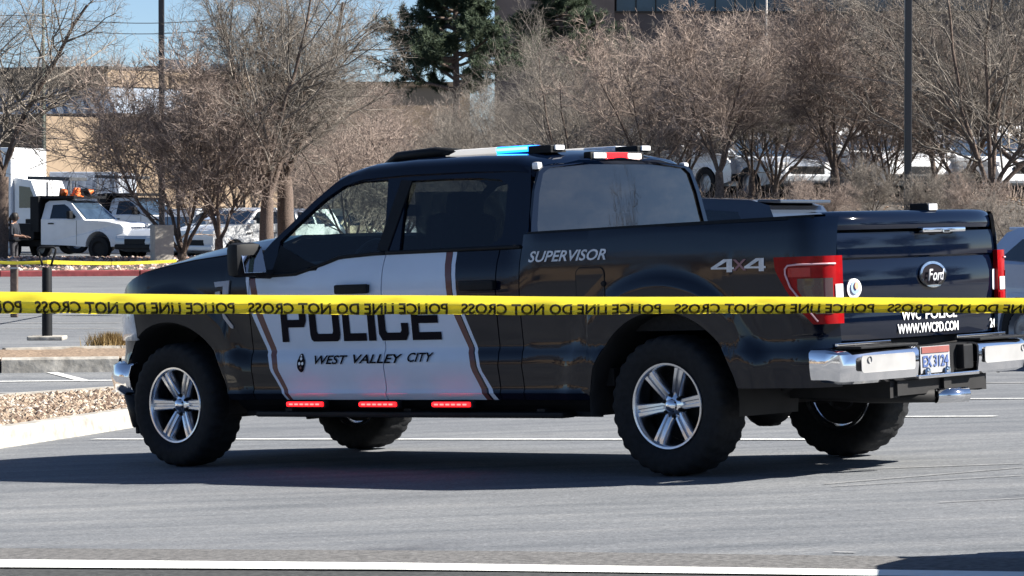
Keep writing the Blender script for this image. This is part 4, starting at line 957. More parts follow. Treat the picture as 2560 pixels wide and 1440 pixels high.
# ------------------------------------------------------------------ white work trucks on the left
def work_truck(loc, heading, label, cones):
    root = empty("work_truck", loc, heading, label=label, cat="work truck", group="white work trucks with arrow boards")
    hw = .98; wf = lambda x, z: hw * (1 - .10 * float(sms(2.4, 3.1, x)))
    body = [(-.05, .52), (.95, .50)] + [(2.15 + .48 * math.cos(t), .46 + max(0, .50 * math.sin(t))) for t in np.linspace(math.pi, 0, 12)] + [(2.95, .50), (3.05, .62), (3.05, 1.08), (2.95, 1.18), (2.5, 1.26), (1.45, 1.32), (-.05, 1.34)]
    bmb = MB().prism(body, wf); bmesh.ops.bevel(bmb.bm, geom=[e for e in bmb.bm.edges if len(e.link_faces) == 2 and e.calc_face_angle(0) > .9], offset=.04, segments=2, affect='EDGES')
    bmb.build("body", whitep, root, smooth='auto')
    gh = [(-.05, 1.33), (.0, 1.85), (.12, 1.93), (.75, 1.95), (.95, 1.90), (1.62, 1.31)]
    wg = lambda x, z: hw * .98 - (z - 1.33) * .34
    gmb = MB().prism(gh, wg); gmb.build("cab", whitep, root, smooth='auto')
    for s in (1, -1):
        MB().poly([[(.28, 1.36), (.30, 1.80), (.74, 1.82), (.90, 1.74), (1.28, 1.42), (1.25, 1.36)]], lambda x, z: Vector((x, s * (wg(x, z) + .006), z))).build("side_window", gl_dark, root)
        MB().box((1.15, s * 1.10, 1.48), (.14, .2, .26), bev=.04).build("side_mirror", blackp, root)
        MB().box((.34, s * (hw + .01), 1.20), (.22, .03, .04), bev=.01).build("door_handle", blackp, root)
        MB().poly([[(1.32, .53), (1.335, .53), (1.335, 1.30), (1.32, 1.30)]], lambda x, z: Vector((x, s * (hw + .003), z))).build("door_seam", under, root)
        MB().box((3.0, s * .70, .97), (.16, .34, .26), bev=.03).build("headlight", clearlens, root)
        simple_wheel(root, 2.15, s * .86, .40, under)
        simple_wheel(root, -1.35, s * .86, .40)
    MB().grid([[(1.60, .82, 1.335), (.97, .73, 1.875)], [(1.60, -.82, 1.335), (.97, -.73, 1.875)]]).build("windscreen", gl_blue, root)
    root.children[-1].location = (.012, 0, .012) if False else (.015, 0, .012)
    MB().box((3.07, 0, .95), (.05, 1.0, .30), bev=.02).build("grille", chrome, root); MB().box((3.085, 0, .95), (.05, 1.02, .05)).build("grille_bar", blackp, root)
    MB().box((3.12, 0, .58), (.22, 1.9, .22), bev=.05).build("front_bumper", chrome, root)
    # black dump body behind the cab
    MB().box((-.28, 0, 1.50), (.34, 2.05, 1.15), bev=.03).build("headboard", blackp, root)
    MB().box((-1.9, 0, .95), (3.2, 2.05, .5), bev=.03).build("dump_body", blackp, root)
    MB().box((-1.5, 0, .55), (3.6, .9, .2)).build("chassis_frame", under, root)
    rack = MB().box((.45, 0, 2.05), (1.45, 1.8, .09)).build("roof_rack", blackp, root)
    for s in (1, -1): MB().box((-.15, s * .8, 2.0), (.08, .08, .2)).build("rack_leg", blackp, rack)
    # arrow board
    ab = MB().tube([(-.5, 0, 2.0), (-.5, 0, 2.55)], .035, 8).build("arrow_board_mast", steel, root)
    MB().box((-.1, 0, 2.66), (1.65, 1.0, .11), Matrix.Rotation(.03, 3, 'Y'), bev=.01).build("arrow_board_panel", mat("board_grey", (.05, .055, .06), .5), ab)
    for dx, dx2 in ((-.55, -.4), (.25, .1), (.5, .45)): MB().tube([(dx2, .2, 2.12), (dx, .2, 2.64)], .016, 6).build("arrow_board_strut", blackp, ab)
    return root
D = 104; q = at(150, 640, D); WT = work_truck((q.x, q.y, tz(q.x, q.y) + .0), math.radians(-27), "white work truck with dark dump body, nearest the person at the left", True)
D2 = 112; q2 = at(312, 640, D2); WT2 = work_truck((q2.x, q2.y, tz(q2.x, q2.y) + .12), math.radians(-27), "white work truck half hidden behind the first, beside the concrete pillar", False)
orange = mat("cone_orange", (.75, .16, .03), .5)
Rh = Matrix.Rotation(math.radians(-27), 3, 'Z')
for i, (dx, dy) in enumerate([(.5, -.5), (.75, -.2), (.95, .15), (1.05, -.55), (.7, .4)]):
    pz = Vector((q.x, q.y, tz(q.x, q.y))) + Rh @ Vector((dx, dy, 2.098))
    c = empty("traffic_cone", pz, 0, label=["orange cone at the rear edge of the nearest work truck's roof rack", "orange cone second from the cab rear on the roof rack", "orange cone in the middle of the pile on the roof rack", "orange cone at the front near corner of the roof rack", "orange cone on the far side of the roof rack pile"][i], cat="traffic cone", group="orange cones on the roof rack")
    c.rotation_euler = [(1.3, .2, .4), (0, 0, 0), (1.2, .3, 2.2), (.2, .1, 1), (1.35, 0, 4)][i]; c.location.z += .08 if i in (0, 2, 4) else 0
    MB().tube([(0, 0, .03), (0, 0, .26)], [.13, .05], 12).build("cone", orange, c, smooth='auto'); MB().box((0, 0, .016), (.3, .3, .03)).build("base", orange if i % 2 else blackp, c)

# person beside the first truck
def person(loc, rz):
    root = empty("person", loc, rz, label="person in dark uniform with tied-back dark hair, standing behind the nearest work truck", cat="person")
    J = dict(pel=(0, 0, .95), waist=(0, 0, 1.08), chest=(.02, 0, 1.30), neck=(.03, 0, 1.47), head0=(.05, 0, 1.54), head=(.06, 0, 1.62), top=(.045, 0, 1.70),
             ls=(.02, .19, 1.40), le=(.06, .25, 1.12), lw=(.31, .17, 1.07), lh=(.38, .14, 1.07), rs=(.02, -.19, 1.40), re=(.06, -.25, 1.12), rw=(.31, -.17, 1.09), rh=(.38, -.14, 1.09),
             lhip=(0, .10, .90), lk=(.02, .11, .50), la=(-.02, .12, .09), lf=(.14, .13, .04), rhip=(0, -.10, .90), rk=(.03, -.11, .50), ra=(0, -.12, .09), rf=(.16, -.13, .04))
    RD = dict(pel=.17, waist=.165, chest=.19, neck=.055, head0=.07, head=.095, top=.07, ls=.07, le=.048, lw=.032, lh=.035, rs=.07, re=.048, rw=.032, rh=.035, lhip=.095, lk=.062, la=.042, lf=.035, rhip=.095, rk=.062, ra=.042, rf=.035)
    E_ = [('pel', 'waist'), ('waist', 'chest'), ('chest', 'neck'), ('neck', 'head0'), ('head0', 'head'), ('head', 'top'), ('chest', 'ls'), ('ls', 'le'), ('le', 'lw'), ('lw', 'lh'), ('chest', 'rs'), ('rs', 're'), ('re', 'rw'), ('rw', 'rh'), ('pel', 'lhip'), ('lhip', 'lk'), ('lk', 'la'), ('la', 'lf'), ('pel', 'rhip'), ('rhip', 'rk'), ('rk', 'ra'), ('ra', 'rf')]
    for s, hn in ((1, 'lh'), (-1, 'rh')):
        for k in range(4):
            a = f"{hn}f{k}"; b = a + "t"; base = J[hn]; J[a] = (base[0] + .05, base[1] + (k - 1.5) * .019, base[2] - .004 * k); J[b] = (base[0] + .09 - .005 * abs(k - 1.5), base[1] + (k - 1.5) * .021, base[2] - .03); RD[a] = .010; RD[b] = .007; E_ += [(hn, a), (a, b)]
        a = hn + "th"; J[a] = (J[hn][0] + .03, J[hn][1] - s * .045, J[hn][2] - .01); RD[a] = .010; E_.append((hn, a))
    K = list(J); me = bpy.data.meshes.new("body"); me.from_pydata([J[k] for k in K], [(K.index(a), K.index(b)) for a, b in E_], [])
    tmp = bpy.data.objects.new("body", me); COL.objects.link(tmp); md = tmp.modifiers.new("s", 'SKIN'); md.use_smooth_shade = True
    for i, k in enumerate(K): me.skin_vertices[0].data[i].radius = (RD[k], RD[k] * (.75 if k in ('chest', 'waist', 'pel') else 1)) if k not in ('chest', 'waist', 'pel') else (RD[k] * 1.1, RD[k] * .8)
    me.skin_vertices[0].data[0].use_root = True
    tmp.modifiers.new("u", 'SUBSURF').levels = 1; bpy.context.view_layer.update()
    m2 = bpy.data.meshes.new_from_object(tmp.evaluated_get(bpy.context.evaluated_depsgraph_get())); bpy.data.objects.remove(tmp)
    skin = mat("skin", (.42, .25, .18), .6); cloth = mat("navy_uniform", (.008, .012, .022), .85); tan = mat("grey_trousers", (.06, .06, .07), .9)
    for m in (skin, cloth, tan): m2.materials.append(m)
    for f in m2.polygons:
        c = f.center; f.material_index = 0 if (c.z > 1.45 or (c.x > .14 and c.z > 1.0)) else (1 if c.z > .93 else 2)
    o = link("body", m2, None, root, True)
    MB().lathe([(0, .125), (.07, .12), (.112, .05), (.115, -.02), (.095, -.10)], 16, 'Z', (.035, 0, 1.64)).tube([(-.05, 0, 1.67), (-.11, 0, 1.58), (-.10, 0, 1.42)], [.05, .045, .02], 10).build("hair", mat("dark_hair", (.012, .009, .008), .6), root, smooth=True)
    MB().box((-.0, -.225, 1.33), (.07, .015, .08), bev=.005).build("shoulder_patch", decalg, root)
    for s in (1, -1): MB().box((.148, s * .032, 1.635), (.012, .022, .010)).build("eye", decalb, root)
    MB().box((.158, 0, 1.605), (.028, .022, .04), bev=.008).build("nose", skin, root); MB().box((.142, 0, 1.572), (.012, .045, .008)).build("mouth", brownv, root)
    MB().box((.0, 0, .975), (.31, .37, .05), bev=.02).build("belt", blackp, root)
    return root
D = 91; q = at(34, 640, D); person((q.x, q.y, at(34, 532, D).z - 1.755), math.radians(-18))

# ------------------------------------------------------------------ white box truck and grey container behind
D = 118; q = at(60, 600, D); PP = F / D
bt = empty("box_truck", (q.x - 1.0, q.y, tz(q.x, q.y)), math.radians(-24), label="tall white box truck parked behind the work trucks at the left edge", cat="truck")
MB().box((-1.2, 0, 2.35), (5.2, 2.4, 3.1), bev=.05).build("cargo_box", whitep, bt); MB().box((-1.2, 0, .7), (5.6, .9, .25)).build("chassis_frame", under, bt)
MB().prism([(1.45, .6), (3.2, .6), (3.2, 1.5), (2.6, 1.65), (2.15, 2.7), (1.45, 2.8)], lambda x, z: 1.05).build("cab", whitep, bt)
for s in (1, -1):
    MB().poly([[(1.65, 1.7), (1.65, 2.5), (2.1, 2.45), (2.45, 1.7)]], lambda x, z: Vector((x, s * 1.057, z))).build("side_window", gl_dark, bt)
    for x in (2.5, -2.4): simple_wheel(bt, x, s * 1.0, .45)
D = 122; q = at(235, 560, D)
ct = empty("shipping_container", (q.x, q.y, tz(q.x, q.y)), 0, label="pale grey storage container behind the white work trucks", cat="container")
cm = mat("container_grey", (.36, .40, .47), .6)
top_z = at(235, 432, D).z - tz(q.x, q.y)
MB().box((0, 0, top_z / 2), (2.6, 5.5, top_z), bev=.03).build("container_body", cm, ct)
for i in range(9): MB().box((-1.2 + i * .3, -2.765, top_z / 2), (.10, .035, top_z - .3)).build("corrugation", cm, ct)
for x in (-.5, .5): MB().tube([(x, -2.80, .2), (x, -2.80, top_z - .2)], .03, 6).build("lock_rod", steel, ct)

# parked rows glimpsed through the trees
rows = [(470, 103, 'silver', 'suv', -.5), (560, 101, 'paleblue', 'sedan', -.5), (625, 100, 'white', 'pickup', -.55), (690, 103, 'white', 'suv', -.5), (520, 118, 'white', 'suv', -.4), (640, 121, 'teal', 'pickup', -.4), (590, 130, 'teal', 'suv', 0.2), (715, 128, 'white', 'suv', -.4),
        (770, 112, 'white', 'sedan', -.5), (850, 112, 'beige', 'suv', -.5), (930, 114, 'silver', 'sedan', -.5), (1010, 114, 'white', 'suv', -.5),
        (1745, 72, 'white', 'suv', .6), (1850, 71, 'silver', 'sedan', .6), (2035, 72, 'white', 'sedan', .6), (2125, 71, 'white', 'suv', .6), (2235, 72, 'silver', 'suv', .6), (2390, 71, 'white', 'sedan', .6), (2505, 72, 'white', 'suv', .6), (1780, 84, 'white', 'sedan', .5), (1870, 88, 'silver', 'suv', .5), (1990, 84, 'white', 'suv', .45), (2080, 82, 'grey', 'pickup', .5), (2170, 84, 'white', 'pickup', .5), (2265, 82, 'silver', 'sedan', .5), (2350, 84, 'white', 'suv', .5), (2440, 82, 'grey', 'sedan', .5), (2530, 84, 'silver', 'suv', .5), (2610, 82, 'white', 'sedan', .5),
        (1830, 104, 'white', 'suv', .5), (1950, 104, 'blue', 'sedan', .5), (2060, 106, 'white', 'suv', .5), (2190, 104, 'silver', 'sedan', .5), (2320, 106, 'white', 'pickup', .5), (2450, 104, 'red', 'sedan', .5)]
descr = {470: "leftmost of the far row, behind the forked tree beside the pillar", 560: "small and low, between the two multi-stemmed trees on the left", 625: "facing the camera just left of the thick tree trunk", 690: "right of the thick tree trunk, above the pickup's hood",
         520: "in the second far row behind the multi-stemmed trees", 640: "far back left of the thick trunk with a bright blue-green body", 590: "furthest back on the left, turned side-on", 715: "second far row, beyond the leaning tree trunk"}
for i, (px, D, c, kd, hd) in enumerate(rows):
    nmk = {'suv': 'parked_suv', 'sedan': 'parked_car', 'pickup': 'parked_pickup'}[kd]
    ct_ = {'suv': 'suv', 'sedan': 'car', 'pickup': 'pickup truck'}[kd]
    if px in descr and D > 99: lb = f"{c} {ct_} {descr[px]}"; gp = "cars in the far car park on the left"
    elif px < 1100: lb = f"{c} {ct_} beyond the trees above the pickup's windscreen"; gp = "cars in the far car park on the left"
    else:
        rk = "nearest" if D < 75 else ("middle" if D < 95 else "back"); nb = min([(abs(px - a), t) for a, t in ((1760, "the left end"), (1900, "the slender pole"), (2100, "the middle trees"), (2270, "the dark lamp post"), (2400, "the gap right of the lamp post"), (2520, "the far right tree"))])[1]
        lb = f"{c} {ct_}, upper car park {rk} row, by {nb}"; gp = "cars in the upper car park on the right"
    x, y, z = on(px, D)
    vehicle(nmk, lb, (x, y, z), hd - math.pi / 2 - .2 if px < 1200 else hd - math.pi / 2, carpaint[c], kd, gp, ct_)

# ------------------------------------------------------------------ buildings
D = 150; z_at = lambda py, D: at(0, py, D).z
roof_and_shade_w = mat("brown_roof_and_shaded_stucco", (.15, .115, .085), .9, 0, .2, .12, .8, .2); tan_w = mat("tan_stucco", (.27, .205, .145), .9, 0, .2, .10, .8, .2); metal_r = mat("blue_grey_metal_roof", (.20, .24, .30), .5, .1, .5, .1, 1.5); seam_m = mat("roof_seam", (.16, .19, .24), .5, .2)  # brown: roofs' own colour, and shade painted into stucco walls turned from the sun
x_c = at(262, 200, D).x; zt_ = z_at(172, D); z1 = z_at(215, D); z2 = z_at(290, D); gz0 = tz(x_c, D) - .3
bl_ = empty("commercial_building", (x_c, D, gz0), 0, label="low tan commercial building with a sloping blue-grey metal roof, behind the trees at left", cat="building")
h1, h2, h3 = zt_ - gz0, z1 - gz0, z2 - gz0
def wall(name, a, b, z0, z1_, m, th=.3, par=bl_, z0b=None):
    d = Vector((b[0] - a[0], b[1] - a[1], 0)); L = d.length; ang = math.atan2(d.y, d.x)
    return MB().box(((a[0] + b[0]) / 2, (a[1] + b[1]) / 2, (z0 + z1_) / 2), (L, th, z1_ - z0), Matrix.Rotation(ang, 3, 'Z')).build(name, m, par)
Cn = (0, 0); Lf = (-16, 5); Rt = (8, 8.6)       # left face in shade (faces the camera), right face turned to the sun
for a, b in ((Cn, Lf), (Cn, Rt)):
    wall("parapet", a, b, h2, h1, tan_w, .4); wall("coping", a, b, h1 + .002, h1 + .12, mat("dark_coping", (.06, .05, .045), .7), .5)
dn1 = Vector((-5, -16, 0)).normalized(); dn2 = Vector((14, -13, 0)).normalized()
off = 1.1
def eave(p, ns): return Vector((p[0], p[1], 0)) + sum((n_ * off for n_ in ns), Vector())
ce = Vector((.75, -1.35, 0))
for a, b, n_ in ((Cn, Lf, dn1), (Cn, Rt, dn2)):
    A1 = Vector((a[0], a[1], h2)); B1_ = Vector((b[0], b[1], h2)); A2 = Vector((ce.x, ce.y, h3)); B2_ = Vector((b[0] + n_.x * off, b[1] + n_.y * off, h3))
    MB().grid([[A1, A2], [B1_, B2_]]).build("roof_slope", metal_r, bl_, thick=.05)
    for k in range(1, 30):
        t = k / 30; P1 = A1.lerp(B1_, t) + n_ * .02 + Vector((0, 0, .03)); P2 = A2.lerp(B2_, t) + n_ * .02 + Vector((0, 0, .03)); MB().tube([P1, P2], .03, 4).build("roof_seam", seam_m, bl_)
    MB().tube([A2, B2_], .10, 6).build("eave_trim", mat("dark_eave", (.05, .04, .035), .7), bl_)
wall("wall", (-.0, .1), (-16, 5.1), 0, h3 + .05, roof_and_shade_w); wall("wall", (0, .1), (8, 8.7), 0, h3 + .05, tan_w)
wall("side_wing_wall", (-2.3, -3.8), (1.5, .8), 0, h3 - .12, tan_w, .3); wall("side_wing_return", (-2.45, -3.7), (-2.5, 1.2), 0, h3 - .125, roof_and_shade_w, .3)
MB().poly([[(-16, 5.3), (0, .3), (8, 8.9), (0, 22)]], lambda x, y: Vector((x, y, h2 + .3))).build("flat_roof", roof_and_shade_w, bl_)
for i in range(4): 
    wx = -2.5 - i * 3.2; wy = .78 + i * 1.0
    f_ = MB().box((wx, wy - .12, 1.6), (1.5, .10, 1.3), Matrix.Rotation(-.303, 3, 'Z')).build("window", gl_dark, bl_)
for i, (dx, hh) in enumerate([(1.2, .8), (2.3, 1.1), (3.3, .7), (4.6, .9)]):
    MB().box((dx, 9, h1 - .25 + hh / 2), (.6 + .3 * (i % 2), .8, hh)).build("rooftop_unit", steel if i % 2 else tan_w, bl_)
# large dark building, upper right
D = 215; xa = at(1535, 0, D).x; xb = at(2760, 0, D).x; gz0 = tz(xa, D) - 1
db = empty("office_building", (xa, D, gz0), 0, label="large dark brown office building with a band of blue windows at the upper right", cat="building")
zs1 = z_at(28, D) - gz0; zt2 = z_at(-120, D) - gz0; Wd = xb - xa; dk = mat("dark_brick", (.105, .088, .085), .9, 0, .2, .15, .6, .2)
MB().box((Wd / 2, 6, zs1 / 2), (Wd, 12, zs1)).build("wall", dk, db); MB().box((Wd / 2, 6.3, (zs1 + zt2) / 2), (Wd - .2, 12, zt2 - zs1)).build("window_band_backing", under, db); MB().box((Wd / 2, 6, zt2 + .9), (Wd + .6, 12.6, 1.8)).build("wall", dk, db)
gbl = mat("blue_glazing", (.028, .055, .085), .12, 0, .6, .15, 1); wd_ = 1.33; n_ = int(Wd / wd_)
for i in range(n_):
    f_ = MB().box((.15 + wd_ * (i + .5), .24, (zs1 + zt2) / 2), (wd_ - .06, .06, zt2 - zs1 - .05)).build("window", gbl, db)
    MB().box((.15 + wd_ * i, .17, (zs1 + zt2) / 2), (.07, .12, zt2 - zs1)).build("window_frame", under, db)
for x in np.arange(6, Wd, 6.5): MB().box((x, -.012, zs1 / 2), (.06, .03, zs1)).build("wall_joint", under, db)
MB().box((Wd / 2, -.06, zs1 - .06), (Wd, .16, .12)).build("window_sill", under, db)
MB().box((-4.0, 3, zs1 * .55 + 1.5), (8, 8, zs1 * 1.1 + 3)).build("side_wing", dk, db)
# smaller roofs far behind the trees
for i, (px, D, wd3, py, m, lb) in enumerate([(800, 170, 16, 205, tan_w, "low tan building showing between the trees left of the pine"), (1980, 150, 12, 398, tan_w, "pale low building behind the parked cars on the right")]):
    x, y, z = on(px, D); hh = at(px, py, D).z - z; r_ = empty("low_building", (x, y, z - .2), .1, label=lb, cat="building"); MB().box((0, 4, hh / 2), (wd3, 8, hh)).build("wall", m, r_); MB().box((0, 4, hh + .1), (wd3 + .4, 8.4, .25)).build("roof", roof_and_shade_w, r_)
    for k in range(5): MB().box((-wd3 / 2 + 1.5 + k * (wd3 - 3) / 4, -.03, hh * .5), (1.1, .1, 1.1)).build("window", gl_dark, r_)

# ------------------------------------------------------------------ poles and wires
def pole(name, px, D, wpx, label, colr, base_py=None, top=9, group="parking lot lamp posts"):
    x, y, z = on(px, D); r = wpx / (F / D) / 2
    root = empty(name, (x, y, z), 0, label=label, cat="lamp post", group=group)
    MB().box((0, 0, top / 2 + (.4 if D > 80 else 0)), (2 * r, 2 * r, top), bev=r * .3).build("pole", colr, root)
    MB().tube([(0, 0, -.3), (0, 0, .55 if D > 80 else .06)], max(.28, r * 2.4), 18).build("footing", concrete, root, smooth='auto')
    MB().tube([(-.9, 0, top + .35), (.9, 0, top + .35)], .04, 8).build("arm", colr, root)
    for s in (1, -1): MB().box((s * 1.1, 0, top + .35), (.6, .35, .12), bev=.03).build("lamp_head", colr, root)
    return root
pm = mat("dark_pole_paint", (.014, .013, .016), .38, 0, .6)
pole("lamp_post", 405, 100, 14, "dark square lamp post rising through the trees on the left", pm); pole("lamp_post", 2269, 50, 18, "dark square lamp post on the slope behind the pickup's tailgate", pm)
D = 140; x, y, z = on(110, D)
up = empty("utility_pole", (x, y, z), 0, label="thin utility pole carrying wires above the low tan building", cat="utility pole"); MB().tube([(0, 0, 0), (0, 0, 14)], [.09, .05], 8).build("pole", mat("weathered_green_pole", (.10, .12, .10), .8), up); MB().box((0, 0, 12.6), (1.8, .1, .1)).build("crossarm", bark, up)
for k, (ya, yb) in enumerate(((40, 50), (68, 76))):
    A = at(110, ya, 140); B = at(520, yb, 150); A0 = at(-300, ya - 6, 135)
    MB().tube([A0, A], .018, 4).tube([A.lerp(B, t) - Vector((0, 0, .9 * t * (1 - t))) for t in np.linspace(0, 1, 12)], .018, 4).build("overhead_wire", blackp, None, label=("upper" if k == 0 else "lower") + " overhead wire strung across the sky at the left", cat="wire")
x, y, z = on(1915, 75); sp_ = empty("flagpole", (x, y, z), 0, label="slender pale pole standing before the dark office building", cat="pole"); MB().tube([(0, 0, 0), (0, 0, 8)], [.03, .02], 8).build("pole", mat("pale_pole", (.5, .46, .42), .5), sp_, smooth=True); MB().lathe([(0, .1), (.07, .05), (.07, -.02), (0, -.06)], 10, 'Z', (0, 0, 8.02)).build("finial", steel, sp_)

# ------------------------------------------------------------------ trees
def tubes(P, R, sides):
    """P (n,k,3) polylines, R (n,k) radii -> verts, faces"""
    n, k, _ = P.shape
    T = np.gradient(P, axis=1); T /= np.linalg.norm(T, axis=2, keepdims=True) + 1e-9
    ref = np.where(np.abs(T[..., 2:3]) > .95, np.array([1., 0, 0]), np.array([0, 0, 1.])); U = np.cross(T, ref); U /= np.linalg.norm(U, axis=2, keepdims=True) + 1e-9; Wv = np.cross(T, U)
    a = np.arange(sides) * 2 * np.pi / sides
    V = P[:, :, None, :] + R[:, :, None, None] * (np.cos(a)[None, None, :, None] * U[:, :, None, :] + np.sin(a)[None, None, :, None] * Wv[:, :, None, :])
    i, j, s = np.meshgrid(np.arange(n), np.arange(k - 1), np.arange(sides), indexing='ij'); b = (i * k + j) * sides; s2 = (s + 1) % sides
    return V.reshape(-1, 3), np.stack([b + s, b + s2, b + sides + s2, b + sides + s], -1).reshape(-1, 4)
def grow(start, dirs, length, rad, k, wander, up, g):
    n = len(start); P = np.zeros((n, k, 3)); P[:, 0] = start; d = dirs.copy(); step = (length / (k - 1))[:, None]
    for i in range(1, k):
        d = d + g.normal(0, wander, (n, 3)); d[:, 2] += up; d /= np.linalg.norm(d, axis=1, keepdims=True); P[:, i] = P[:, i - 1] + d * step
    R = rad[:, None] * np.linspace(1, .35, k)[None]; return P, R
def spawn(P, R, length, m, t0, t1, ang, lr, rr_, g, top=True):
    """m children per branch"""
    n, k, _ = P.shape; idx = np.repeat(np.arange(n), m); t = g.uniform(t0, t1, n * m); f = t * (k - 1); j = np.minimum(f.astype(int), k - 2); fr = (f - j)[:, None]
    s = P[idx, j] * (1 - fr) + P[idx, j + 1] * fr; d = P[idx, j + 1] - P[idx, j]; d /= np.linalg.norm(d, axis=1, keepdims=True)
    q = g.normal(0, 1, d.shape); q -= (q * d).sum(1, keepdims=True) * d; q /= np.linalg.norm(q, axis=1, keepdims=True)
    a = g.normal(ang, ang * .3, n * m)[:, None]; nd_ = d * np.cos(a) + q * np.sin(a)
    L = length[idx] * lr * (1.15 - .55 * t) * g.uniform(.7, 1.25, n * m); r = (R[idx, j] * (1 - fr[:, 0]) + R[idx, j + 1] * fr[:, 0]) * rr_
    return s, nd_, L, r
def bare_tree(seed, H, nstem, fork, tilt, m, ang, up, r0, wander=.12, twig_r=.006):
    g = np.random.default_rng(seed)
    # trunk
    tr = []
    sd = np.zeros((1, 3)); P0, R0 = grow(sd, np.array([[0, 0, 1.]]) + g.normal(0, .03, (1, 3)), np.array([fork]), np.array([r0]), 6, .03, 0, g); R0 = r0 * np.linspace(1.15, .85, 6)[None]
    V0, F0 = tubes(P0, R0, 9)
    a = np.arange(nstem) * 2 * np.pi / nstem + g.uniform(0, 6); tl = g.uniform(tilt * .5, tilt * 1.2, nstem)
    d1 = np.stack([np.cos(a) * np.sin(tl), np.sin(a) * np.sin(tl), np.cos(tl)], 1); s1 = np.repeat(P0[:, -1], nstem, 0) - np.array([0, 0, .05]); L1 = (H - fork) * g.uniform(.8, 1.05, nstem)
    P1, R1 = grow(s1, d1, L1, np.full(nstem, r0 * .42), 9, wander * .7, up, g); V1, F1_ = tubes(P1, R1, 7)
    parts = [(V0, F0), (V1, F1_)]; cr = []
    s, d, L, r = spawn(P1, R1, L1, m[0], .12, .97, ang, .55, .55, g); P2, R2 = grow(s, d, L, r, 6, wander, up * 1.3, g); cr.append(tubes(P2, R2, 5))
    s, d, L2, r = spawn(P2, R2, L, m[1], .12, .98, ang * 1.05, .55, .55, g); r = np.maximum(r, twig_r); P3, R3 = grow(s, d, L2, r, 5, wander * 1.1, up * 1.4, g); cr.append(tubes(P3, R3, 4))
    s, d, L3, r = spawn(P3, R3, L2, m[2], .1, 1, ang * 1.1, .62, .6, g); r = np.maximum(r, twig_r * .8); P4, R4 = grow(s, d, L3, r, 4, wander * 1.3, up * 1.4, g); cr.append(tubes(P4, R4, 3))
    s, d, L4, r = spawn(P4, R4, L3, m[3], .1, 1, ang * 1.1, .7, .75, g); r = np.maximum(r, twig_r * .6); P5, R5 = grow(s, d, np.maximum(L4, .12), r, 3, wander * 1.4, up, g); cr.append(tubes(P5, R5, 3))
    def join(Ls):
        V = []; Fs = []; o = 0
        for v, f in Ls: V.append(v); Fs.append(f + o); o += len(v)
        return np.concatenate(V), np.concatenate(Fs)
    return join(parts), join(cr)
def np_mesh(name, V, Fq, m):
    me = bpy.data.meshes.new(name); nV, nF = len(V), len(Fq); k = Fq.shape[1]
    me.vertices.add(nV); me.vertices.foreach_set("co", V.astype(np.float32).ravel()); me.loops.add(nF * k); me.loops.foreach_set("vertex_index", Fq.astype(np.int32).ravel())
    me.polygons.add(nF); me.polygons.foreach_set("loop_start", (np.arange(nF) * k).astype(np.int32)); me.polygons.foreach_set("use_smooth", np.ones(nF, bool)); me.materials.append(m); me.update(calc_edges=True); return me
SP = [dict(seed=3, H=6.2, nstem=6, fork=.5, tilt=.42, m=(13, 8, 6, 4), ang=.55, up=.05, r0=.17),
      dict(seed=5, H=7.6, nstem=4, fork=2.0, tilt=.45, m=(13, 8, 6, 4), ang=.7, up=.03, r0=.20, wander=.14),
      dict(seed=9, H=5.2, nstem=9, fork=.25, tilt=.42, m=(11, 8, 6, 3), ang=.42, up=.07, r0=.13),
      dict(seed=12, H=6.4, nstem=7, fork=.35, tilt=.5, m=(12, 8, 6, 3), ang=.6, up=.035, r0=.15, wander=.17),
      dict(seed=31, H=3.3, nstem=5, fork=.35, tilt=.50, m=(13, 8, 6, 3), ang=.62, up=.045, r0=.085, wander=.19, twig_r=.0065),
      dict(seed=37, H=3.5, nstem=4, fork=.7, tilt=.45, m=(13, 8, 6, 3), ang=.75, up=.06, r0=.09, wander=.16, twig_r=.0065),
      dict(seed=21, H=8.5, nstem=3, fork=2.6, tilt=.40, m=(16, 9, 6, 3), ang=.8, up=.02, r0=.24, wander=.15)]
TM_ = []
for i, s_ in enumerate(SP):
    (Vt, Ft), (Vc, Fc_) = bare_tree(**s_)
    TM_.append((np_mesh("trunk", Vt, Ft, bark), {m.name: np_mesh("crown", Vc, Fc_, m) for m in ((twig_brown, twig_grey) if i in (2, 3, 4, 5) else (twig_brown if i in (0,) else twig_grey,))}))
def plant(kind, px, D, sc_, rz, label, mname=None, name="bare_tree", group="bare winter trees", dz=0, sz=1):
    x, y, z = on(px, D); root = empty(name, (x, y, z - .05 + dz), rz, label=label, cat="tree", group=group); root.scale = (sc_, sc_, sc_ * sz)
    t, c = TM_[kind]; cm_ = c.get(mname) or list(c.values())[0]
    a = bpy.data.objects.new("trunk", t); COL.objects.link(a); a.parent = root
    b = bpy.data.objects.new("crown", cm_); COL.objects.link(b); b.parent = root
B_, G_ = "twigs_brown", "twigs_grey"
